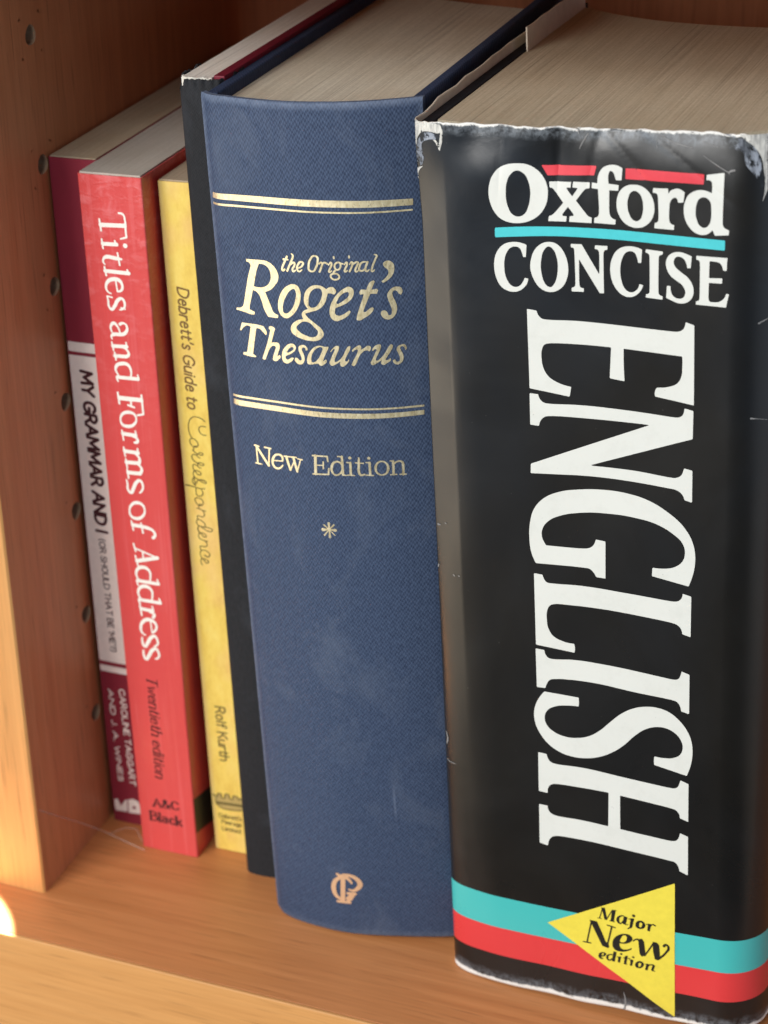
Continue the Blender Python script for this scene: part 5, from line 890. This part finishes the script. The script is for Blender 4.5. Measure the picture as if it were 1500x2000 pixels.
def build_yellow():
    t = thing("book", "slim yellow mottled paperback with handwritten style title, between the red and black books", "book",
              (35.669, 56.07, 0.05), (0, deg(-1.09), 0), "books standing on the shelf")
    M = Mat("mottled_yellow_card", 0.45, 0.4)
    a = M.noise(M.mapping((190, 80, 1), "UV"), 1, 7, 0.75, 0.1)
    b = M.noise(M.mapping((420, 300, 1), "UV"), 1, 5, 0.7)
    s = M.sep("UV")
    c = M.ramp(a, [(0.30, (0.68, 0.44, 0.075)), (0.5, (0.80, 0.57, 0.115)), (0.7, (0.84, 0.65, 0.17))])
    c = M.mix(M.rng(b, 0.5, 0.75, 0.0, 0.22), c, (0.62, 0.40, 0.09))
    pk = M.noise(M.mapping((50, 35, 1), "UV", (3, 1, 0)), 1, 3)
    c = M.mix(M.rng(pk, 0.52, 0.7, 0.0, 0.35), c, (0.80, 0.42, 0.25))
    edge = M.rng(s[0], 0.0, 0.0012, 0.5, 0.0)
    c = M.mix(edge, c, (0.72, 0.52, 0.24))
    M.base(c)
    M.bump(b, 0.15, 0.0003)
    wrap_cover("cover", 11.9, 110, 0, 196.3, M.m, t, 0.35, 0.5, 0.1)
    page_block("page_block", lambda u: 0.6, lambda u: 109, 0.4, 11.5, 0.2, 196.6, paper_edges("tan_pages", (0.46, 0.36, 0.25), (0.36, 0.27, 0.18)), t, 12)
    srf = lambda u, z: -0.1 * 4 * (np.asarray(u) / 11.9) * (1 - np.asarray(u) / 11.9)
    br = ink("brown_ink", (0.19, 0.105, 0.03))
    print_mesh("title_lettering", "guide", srf, br, t, 0.06)
    ol = ink("olive_ink", (0.15, 0.115, 0.032))
    print_mesh("crown_emblem", "emblem", srf, ink("pale_olive_ink", (0.46, 0.33, 0.11)), t, 0.05, clip=(0.5, 11.4, 2, 195))
    print_mesh("script_lettering", "corr", srf, ol, t, 0.08, clip=(0.5, 11.4, 2, 195))
    print_mesh("author_lettering", "rolf", srf, ol, t, 0.08)
    print_mesh("publisher_lettering", "peer", srf, ol, t, 0.08, clip=(0.5, 11.4, 2, 195))


def build_navy():
    t = thing("book", "thin plain black cloth hardback with frayed spine top and no title", "book",
              (48.441, 48.304, 0.05), (0, deg(-1.442), 0), "books standing on the shelf")
    ch = cloth("black_book_cloth", (0.010, 0.0105, 0.012), (0.025, 0.0255, 0.028), 0.55, 0.8, 0.25, (0.05, 0.055, 0.065), 0.5)
    # spine cloth wrapped round: frayed along the top, runs a little way onto the boards
    W = 11.8
    path = [(0.1, 13), (0.05, 7), (0.0, 2.2), (0.35, 0.9), (1.2, 0.15)] + [(1.2 + (W - 3.0) * k / 12, 0.0 - 0.35 * math.sin(math.pi * k / 12)) for k in range(1, 12)] + \
           [(W - 1.8, 0.1), (W - 0.8, 0.7), (W - 0.15, 1.8), (W, 3), (W + 0.02, 7), (W + 0.02, 12.6)]
    P = np.array(path, float)
    # denser samples along the path for the fray
    arc = np.concatenate([[0], np.cumsum(np.linalg.norm(np.diff(P, axis=0), axis=1))])
    sa = np.linspace(0, arc[-1], 150)
    P = np.stack([np.interp(sa, arc, P[:, 0]), np.interp(sa, arc, P[:, 1])], 1)
    rng = np.random.RandomState(4)
    fr = np.convolve(rng.rand(160), np.ones(3) / 3, 'same')[:150]
    fr2 = np.convolve(rng.rand(170), np.ones(11) / 11, 'same')[10:160]
    top = 224.3 - 0.5 * fr - 2.0 * np.clip(fr2 - 0.45, 0, 1) * 4
    top[:45] += 0.5
    zs = np.concatenate([np.linspace(0, 216, 30), np.linspace(218, 225, 8)])
    d = np.gradient(P, axis=0); nr = np.stack([-d[:, 1], d[:, 0]], 1); nr /= np.linalg.norm(nr, axis=1)[:, None]
    V, U = [], []
    for i in range(len(P)):
        for lay in (0, 1):
            q = P[i] + nr[i] * 0.55 * lay
            for z in zs:
                bot = 1.4 * (1 - min(1, abs(P[i, 1]) / 3)) if z == zs[0] else 0
                V.append((q[0], q[1] + (0.25 * math.sin(i * .7) * (z > 222)), min(z, top[i]) if z > 217 else z)); U.append((sa[i] * MM, z * MM))
    n = len(zs); F = []
    for i in range(len(P) - 1):
        o0, o1 = 2 * i * n, (2 * i + 2) * n
        for j in range(n - 1):
            F.append((o0 + j, o1 + j, o1 + j + 1, o0 + j + 1))
            F.append((o0 + n + j, o0 + n + j + 1, o1 + n + j + 1, o1 + n + j))
        F.append((o0 + n - 1, o1 + n - 1, o1 + 2 * n - 1, o0 + 2 * n - 1))
    ob = mesh_obj("spine", V, F, ch, t, smooth=True, uvs=U)
    mar = plain("maroon_board_paper", (0.16, 0.010, 0.024), 0.55, 0.3, 0.15, 300)
    bevel_box("cover_board", (W - 3.1, 1.8, 0.3), (W - 0.25, 132, 224.6), mar, t, 0.3)
    bevel_box("cover_board", (0.3, 1.8, 0.3), (1.0, 132, 222.0), mar, t, 0.2)
    page_block("page_block", lambda u: 1.0, lambda u: 130, 0.9, W - 3.25, 0.6, 224.2,
               paper_edges("white_pages", (0.84, 0.80, 0.72), (0.68, 0.63, 0.55), 2000), t, 10)
    # torn white lining that shows along the frayed spine top
    rng = np.random.RandomState(9)
    us = np.linspace(1.0, 8.4, 42)
    V, F = [], []
    for i, u in enumerate(us):
        zt = 224.5 + 0.10 * math.sin(u * 2.1) + 0.12 * rng.rand() - 0.05 * u
        y = 0.75 + 0.35 * math.sin(u * 1.3) + (1.2 - u if u < 1.2 else 0)
        V += [(u, y, 222.6), (u, y - 0.25, zt), (u, y + 0.6, zt + 0.05), (u, y + 0.6, 222.6)]
    for i in range(len(us) - 1):
        for k in range(3):
            F.append((4 * i + k, 4 * i + 4 + k, 4 * i + 5 + k, 4 * i + 1 + k))
    mesh_obj("torn_lining", V, F, plain("pale_lining", (0.66, 0.62, 0.54), 0.85, 0.15, 0.06, 500), t)


def build_blue():
    t = thing("book", "thick blue cloth hardback with gilt italic title and gold bands on its rounded spine", "book",
              (64.34, 37.969, 0.12), (0, deg(-2.524), deg(0.42)), "books standing on the shelf")
    bl = cloth("blue_book_cloth", (0.015, 0.027, 0.060), (0.054, 0.081, 0.142), 0.82, 0.7, 0.35, (0.10, 0.122, 0.17), 0.5)
    nt = bl.node_tree
    pb = nt.nodes["Principled BSDF"]
    src = pb.inputs["Base Color"].links[0].from_socket
    sp = nt.nodes.new("ShaderNodeSeparateXYZ"); tcn = nt.nodes.new("ShaderNodeTexCoord"); nt.links.new(tcn.outputs["UV"], sp.inputs[0])

    def rub(sock, a, b, hi):
        x = nt.nodes.new("ShaderNodeMapRange")
        for i_, v_ in enumerate((a * MM, b * MM, 0.0, hi)):
            x.inputs[i_ + 1].default_value = v_
        nt.links.new(sock, x.inputs[0])
        return x.outputs[0]
    acc = None
    for r_ in (rub(sp.outputs[1], 222.4, 224.0, 0.75), rub(sp.outputs[0], 0.6, -0.8, 0.65), rub(sp.outputs[1], 2.5, 0.3, 0.5), rub(sp.outputs[0], 50.4, 51.7, 0.4)):
        if acc is None:
            acc = r_
        else:
            mxn = nt.nodes.new("ShaderNodeMath"); mxn.operation = 'MAXIMUM'
            nt.links.new(acc, mxn.inputs[0]); nt.links.new(r_, mxn.inputs[1]); acc = mxn.outputs[0]
    nz_ = nt.nodes.new("ShaderNodeTexNoise"); nz_.inputs["Scale"].default_value = 700; nz_.inputs["Detail"].default_value = 5
    nt.links.new(tcn.outputs["UV"], nz_.inputs["Vector"])
    ml = nt.nodes.new("ShaderNodeMath"); ml.operation = 'MULTIPLY'
    nt.links.new(acc, ml.inputs[0]); nt.links.new(nz_.outputs["Fac"], ml.inputs[1])
    mixn = nt.nodes.new("ShaderNodeMix"); mixn.data_type = 'RGBA'
    nt.links.new(ml.outputs[0], mixn.inputs[0]); nt.links.new(src, mixn.inputs[6])
    mixn.inputs[7].default_value = (0.20, 0.24, 0.32, 1)
    nt.links.new(mixn.outputs[2], pb.inputs["Base Color"])
    us = np.concatenate([np.linspace(-1, 2, 14), np.linspace(2.4, 51.9, 90)])
    zs = np.concatenate([[0.0, 0.25, 0.7], np.linspace(2, 222, 70), [223.2, 223.9, 224.2]])
    V, U = [], []
    nu, nz = len(us), len(zs)
    for lay in (0, 1):
        for u in us:
            v = blue_spine(np.full(nz, u), zs)
            for z, y in zip(zs, v):
                rnd = 0.0
                if lay == 0:
                    rnd = max(0, (0.7 - z) / 0.7) ** 2 * 0.5 + max(0, (z - 223.2) / 1.0) ** 2 * 0.5
                V.append((u + (0.5 if (lay and u < 3) else 0), y + rnd + (1.6 if lay else 0), z)); U.append((u * MM, z * MM))
    F = grid_faces(nu, nz)
    nb = nu * nz
    F += grid_faces(nu, nz, nb, True)
    for i in range(nu - 1):
        a, b = i * nz + nz - 1, (i + 1) * nz + nz - 1
        F.append((a, b, b + nb, a + nb))
        a, b = i * nz, (i + 1) * nz
        F.append((a, a + nb, b + nb, b))
    for j in range(nz - 1):
        F.append((j, j + 1, j + 1 + nb, j + nb))
        a = (nu - 1) * nz + j
        F.append((a, a + nb, a + 1 + nb, a + 1))
    ob = mesh_obj("spine", V, F, bl, t, smooth=True, uvs=U)
    ob.data.set_sharp_from_angle(angle=math.radians(50))
    bo = cloth("blue_board_cloth", (0.018, 0.029, 0.062), (0.040, 0.060, 0.115), 0.78, 0.75, 0.25, (0.08, 0.11, 0.17), 0.3, "Object")
    bevel_box("cover_board", (-0.1, 1.4, 0.1), (3.0, 121, 224.0), bo, t, 0.6, 3)
    bevel_box("cover_board", (49.2, 2.2, 0.1), (51.9, 121, 224.0), bo, t, 0.6, 3)
    FB = np.array([[3, 113], [12, 109.5], [22, 104.5], [32.6, 100], [41.5, 97], [51, 93.5]])
    page_block("page_block", lambda u: float(blue_spine(u, 221)) + 1.7, lambda u: np.interp(u, FB[:, 0], FB[:, 1]), 3.05, 49.15, 3, 221.4,
               paper_edges("aged_pages", (0.72, 0.66, 0.52), (0.50, 0.445, 0.34)), t)
    GM = Mat("gold_foil", 0.45, 0.5, 0.8)
    nz = GM.noise(GM.mapping((1500, 500, 1), "UV"), 1, 4, 0.7)
    gw = GM.noise(GM.mapping((1500, 560, 1), "UV", (2, 5, 0)), 1, 4, 0.7)
    GM.base(GM.mix(GM.rng(gw, 0.56, 0.66, 0.0, 0.6), GM.mix(GM.rng(nz, 0.3, 0.7), (0.86, 0.70, 0.38), (0.98, 0.88, 0.62)), (0.30, 0.24, 0.14)))
    GM.rough(GM.rng(nz, 0.3, 0.7, 0.36, 0.55))
    GM.bump(nz, 0.35, 0.0002)
    CM = Mat("copper_foil", 0.5, 0.5, 0.6)
    nz = CM.noise(CM.mapping((1500, 500, 1), "UV"), 1, 4, 0.7)
    CM.base(CM.mix(nz, (0.78, 0.46, 0.25), (0.90, 0.62, 0.38)))
    CM.bump(nz, 0.3, 0.0002)
    for name, key, mt in (("title_lettering", "rogets", GM.m), ("title_lettering", "thesaurus", GM.m), ("title_lettering", "original", GM.m),
                          ("edition_lettering", "newedition", GM.m), ("star_ornament", "star", GM.m), ("monogram", "mono", CM.m), ("gold_band", "goldtop", GM.m), ("gold_band", "goldlow", GM.m)):
        print_mesh(name, key, blue_spine, mt, t, 0.07)


def build_dictionary():
    t = thing("book", "very thick black dictionary in a worn glossy dust jacket with huge white sideways lettering", "book",
              (124.278, 26.304, 0.4), (0, deg(-2.32), deg(-1.259)), "books standing on the shelf")
    # glossy printed dust jacket; UV = (across, up) in metres
    M = Mat("black_dust_jacket", 0.3, 0.5)
    s = M.sep("UV")
    uu, zz = s[0], s[1]
    nz = M.noise(M.mapping((70, 50, 1), "UV"), 1, 5, 0.65, 0.5)
    tone = M.noise(M.mapping((22, 13, 1), "UV", (1.3, 0.4, 0)), 1, 3, 0.5)
    bluer = M.math('MULTIPLY', M.rng(tone, 0.40, 0.60), M.rng(zz, 0.10, 0.20, 0.35, 1.0), True)  # sky and room reflections on the film tinted into its colour, bluer upwards
    c = M.mix(nz, M.mix(bluer, (0.0058, 0.0052, 0.0044), (0.0036, 0.0056, 0.0086)), M.mix(bluer, (0.0105, 0.0096, 0.0084), (0.0062, 0.0088, 0.0125)))
    # hairline scratches in the film
    h1 = M.noise(M.mapping((1100, 14, 1), "UV", (0, 0, 0), (0, 0, 0.5)), 1, 2, 0.5)
    h2 = M.noise(M.mapping((18, 1300, 1), "UV", (0, 0, 0), (0, 0, 0.35)), 1, 2, 0.5)
    hm = M.noise(M.mapping((40, 40, 1), "UV", (5, 2, 0)), 1, 3, 0.5)
    hair = M.math('MULTIPLY', M.math('MAXIMUM', M.rng(h1, 0.74, 0.80), M.rng(h2, 0.75, 0.81)), M.rng(hm, 0.48, 0.62, 0.0, 0.5))
    c = M.mix(hair, c, (0.10, 0.10, 0.095))
    fine = M.noise(M.mapping((900, 900, 1), "UV"), 1, 5, 0.7)

    def band(a, b):
        lo = M.rng(zz, (a - 0.03) * MM, (a + 0.03) * MM)
        hi = M.rng(zz, (b - 0.03) * MM, (b + 0.03) * MM, 1.0, 0.0)
        return M.math('MULTIPLY', lo, hi)
    c = M.mix(band(17.5, 27.2), c, (0.055, 0.43, 0.40))
    c = M.mix(band(8.8, 17.5), c, (0.64, 0.040, 0.042))
    # wear: rubbed white along the top and bottom edges, specks and faint scratches
    edge_n = M.noise(M.mapping((420, 260, 1), "UV"), 1, 6, 0.75, 0.6)
    edge_l = M.noise(M.mapping((45, 45, 1), "UV"), 1, 3, 0.6)
    lim = M.math('ADD', M.math('MULTIPLY', edge_n, 1.9 * MM), M.math('MULTIPLY', edge_l, 3.0 * MM))
    up = M.math('ADD', zz, lim)
    w_top = M.rng(up, 226.95 * MM, 227.3 * MM)
    dn = M.math('SUBTRACT', zz, M.math('MULTIPLY', lim, 1.15))
    w_bot = M.rng(dn, -1.85 * MM, -1.25 * MM, 1.0, 0.0)
    white = M.math('MAXIMUM', w_top, w_bot)
    grey = M.math('MAXIMUM', M.rng(up, 224.4 * MM, 226.0 * MM, 0.0, 0.5), M.rng(dn, -0.6 * MM, 1.4 * MM, 0.5, 0.0))
    grey = M.math('MULTIPLY', grey, M.rng(M.math('ADD', M.math('MULTIPLY', fine, 0.5), M.math('MULTIPLY', edge_n, 0.5)), 0.42, 0.58))
    c = M.mix(grey, c, (0.22, 0.24, 0.26))
    speck = M.noise(M.mapping((1500, 1500, 1), "UV"), 1, 2, 0.5)
    c = M.mix(M.rng(speck, 0.76, 0.79, 0.0, 0.35), c, (0.3, 0.29, 0.27))
    c = M.mix(white, c, (0.74, 0.71, 0.65))
    M.base(c)
    smear = M.noise(M.mapping((26, 15, 1), "UV"), 1, 4, 0.6, 1.0)
    r = M.rng(smear, 0.3, 0.7, 0.24, 0.40)
    M.rough(M.math('ADD', r, M.math('MULTIPLY', white, 0.5), True))
    crk = M.noise(M.mapping((48, 60, 1), "UV"), 1, 5, 0.5, 0.6)
    M.bump(M.math('MULTIPLY', crk, M.rng(zz, 0.185, 0.222, 0.30, 1.0)), 0.20, 0.0012)
    us = np.concatenate([np.linspace(-7.2, -5.4, 12), np.linspace(-5.0, 2, 18), np.linspace(2.8, 60, 72), np.linspace(60.6, 72.49, 26)])
    zs = np.concatenate([np.linspace(0, 4, 9), np.linspace(5, 198, 150), np.linspace(198.7, 225, 60)])
    rng = np.random.RandomState(3)
    Dl, Dr = [118, 112, 106, 100, 94, 88, 82, 76, 70, 64, 58, 52, 46, 40, 34, 28, 22, 17, 13, 10, 8], [12, 16, 24, 40, 70, 118]
    cols = [('l', v) for v in Dl] + [('f', u) for u in us] + [('r', v) for v in Dr]
    V, U = [], []
    arcu = -8.7 - 118
    fro = np.convolve(rng.rand(len(cols) + 8), np.ones(2) / 2, 'same')[:len(cols)]
    for ci, (k, q) in enumerate(cols):
        if k == 'f':
            v = jacket_front(np.full(len(zs), q), zs)
            uq = np.full(len(zs), q); uvu = q
        else:
            v = np.full(len(zs), float(q)); uq = np.full(len(zs), -7.22 if k == 'l' else 72.5)
            if k == 'l':
                uq = uq + 0.22 * np.abs(np.sin(q * 0.16)) * sstep(195, 225, zs)
            uvu = -7.2 - q if k == 'l' else 72.5 + q
        if k == 'f':
            tear = 0.45 * fro[ci] + 0.25 * math.sin(q * .5) ** 2
        elif k == 'l':
            tear = 1.1 * fro[ci] ** 2 + 0.5 * abs(math.sin(q * 0.19)) - 1.1 * min(1, (q - 4) / 20)
        else:
            tear = 0.3
        for z, y, x in zip(zs, v, jacket_x(uq, zs)):
            zt = z - tear * sstep(219, 225, z)
            V.append((x, y, zt)); U.append((uvu * MM, z * MM))
    ob = mesh_obj("dust_jacket", V, grid_faces(len(cols), len(zs)), [M.m, PAPER_CREAM], t, smooth=True, uvs=U)
    so = ob.modifiers.new("paper", 'SOLIDIFY')
    so.thickness = 0.3 * MM; so.offset = -1; so.material_offset = 1; so.material_offset_rim = 1
    dark = plain("black_board_cloth", (0.012, 0.012, 0.015), 0.85, 0.2, 0.3, 600)
    bevel_box("cover_board", (-6.8, 4.0, 0.6), (-3.9, 117, 223.4), dark, t, 0.4)
    bevel_box("cover_board", (68.9, 10.5, 0.6), (71.9, 117, 223.4), dark, t, 0.4)
    FB = np.array([[-3.8, 112.2], [-1, 110.6], [2, 108.4], [6.2, 105.7], [12, 102.6], [21, 98.9], [34.4, 95.9], [46.8, 94.8], [57, 96], [68.8, 100.5]])

    def spine_side(u):
        return float(np.clip(3.9 + 0.003 * (u - 32) ** 2, 0, 8)) + max(0, u - 61) * 0.45
    page_block("page_block", spine_side, lambda u: hermite(FB[:, 0], FB[:, 1], u), -3.75, 68.8, 3, 223.2,
               paper_edges("tan_dictionary_pages", (0.60, 0.51, 0.36), (0.41, 0.34, 0.235)), t, 60)
    # jacket flap standing up inside the left board
    V, F = [], []
    ys = np.linspace(66.5, 112.2, 24)
    for i, y in enumerate(ys):
        zt = 228.9 - 0.3 * (i / 23) + 0.10 * math.sin(y * .5)
        x = -3.65 + 0.10 * math.sin(y * .13)
        for dx in (0, 0.35):
            V += [(x + dx, y, 205), (x + dx, y, 222.2), (x + dx, y, zt)]
    for i in range(len(ys) - 1):
        a, b = 6 * i, 6 * i + 6
        F += [(a, a + 1, b + 1, b), (a + 1, a + 2, b + 2, b + 1), (a + 3, b + 3, b + 4, a + 4), (a + 4, b + 4, b + 5, a + 5), (a + 2, a + 5, b + 5, b + 2)]
    F += [(0, 3, 4, 1), (1, 4, 5, 2)]
    mesh_obj("jacket_flap", V, F, PAPER_CREAM, t)
    wi = Mat("off_white_ink", 0.38, 0.45)
    a = wi.noise(wi.mapping((160, 160, 160)), 1, 6, 0.75)
    b = wi.noise(wi.mapping((1300, 1300, 1300)), 1, 2, 0.5)
    cc = wi.mix(wi.rng(a, 0.5, 0.72, 0.0, 0.35), (0.655, 0.645, 0.585), (0.53, 0.52, 0.46))
    cc = wi.mix(wi.rng(b, 0.74, 0.78, 0.0, 0.5), cc, (0.3, 0.29, 0.26))
    wi.base(cc)
    red, cyan = ink("red_ink", (0.66, 0.055, 0.070), 0.35), ink("turquoise_ink", (0.065, 0.49, 0.51), 0.35)
    yel, blk = ink("yellow_ink", (0.74, 0.60, 0.065), 0.38), ink("black_print", (0.012, 0.012, 0.01), 0.4)
    J = jacket_front
    print_mesh("title_lettering", "big", J, wi.m, t, 0.12)
    print_mesh("title_lettering", "top", J, wi.m, t, 0.12)
    print_mesh("title_lettering", "concise", J, wi.m, t, 0.12)
    print_mesh("red_bars", "redbars", J, red, t, 0.10)
    print_mesh("turquoise_bar", "cyanbar", J, cyan, t, 0.10)
    tri = print_mesh("triangle_badge", "tri", J, yel, t, 0.12, clip=(-8.5, 70, 0.3, 226))
    print_mesh("badge_lettering", "triwords", J, blk, tri, 0.20)
    print_mesh("rubbed_patch", "grey", J, PAPER_GREY, t, 0.10, clip=(-7.0, 71.5, 0.3, 224.6), split=True, xmap=jacket_x)
    print_mesh("torn_corner", "white", J, PAPER_WHITE, t, 0.16, clip=(-7.05, 71.5, 0.2, 224.8), split=True, xmap=jacket_x)
    print_mesh("crack", "cracks", J, PAPER_SCUFF, t, 0.16, clip=(-7.0, 71.5, 0.2, 224.6), split=True, xmap=jacket_x)


build_maroon()
build_red()
build_yellow()
build_navy()
build_blue()
build_dictionary()


# ------------------------------------------------------------------ cobweb between the side panel and the red book
def build_cobweb():
    P = [Vector(p) for p in ((0.0, 21.5, 27.0), (0.8, 29.7, 19.8), (1.6, 40.0, 11.0), (4.8, 47.6, 3.6), (12.4, 45.6, 3.4), (18.4, 45.6, 1.8))]
    Q = [Vector(p) for p in ((6.5, 47.2, 3.6), (10, 50.5, 4.4), (13.0, 51.5, 4.0), (16.0, 48.8, 2.2))]
    V, F = [], []
    for path, r in ((P, 0.13), (Q, 0.09)):
        n0 = len(V)
        for i, p in enumerate(path):
            for k in range(6):
                a = k * math.pi / 3
                V.append((p.x + r * math.cos(a) * .7, p.y + r * math.cos(a) * .7, p.z + r * math.sin(a)))
        for i in range(len(path) - 1):
            for k in range(6):
                F.append((n0 + 6 * i + k, n0 + 6 * i + (k + 1) % 6, n0 + 6 * i + 6 + (k + 1) % 6, n0 + 6 * i + 6 + k))
    M = Mat("cobweb_silk", 0.6, 0.3)
    M.base((0.62, 0.52, 0.46))
    M.b.inputs["Alpha"].default_value = 0.35
    o = mesh_obj("cobweb", V, F, M.m)
    o['label'] = "faint cobweb thread from the side panel to the foot of the red book"
    o['category'] = "cobweb"


build_cobweb()
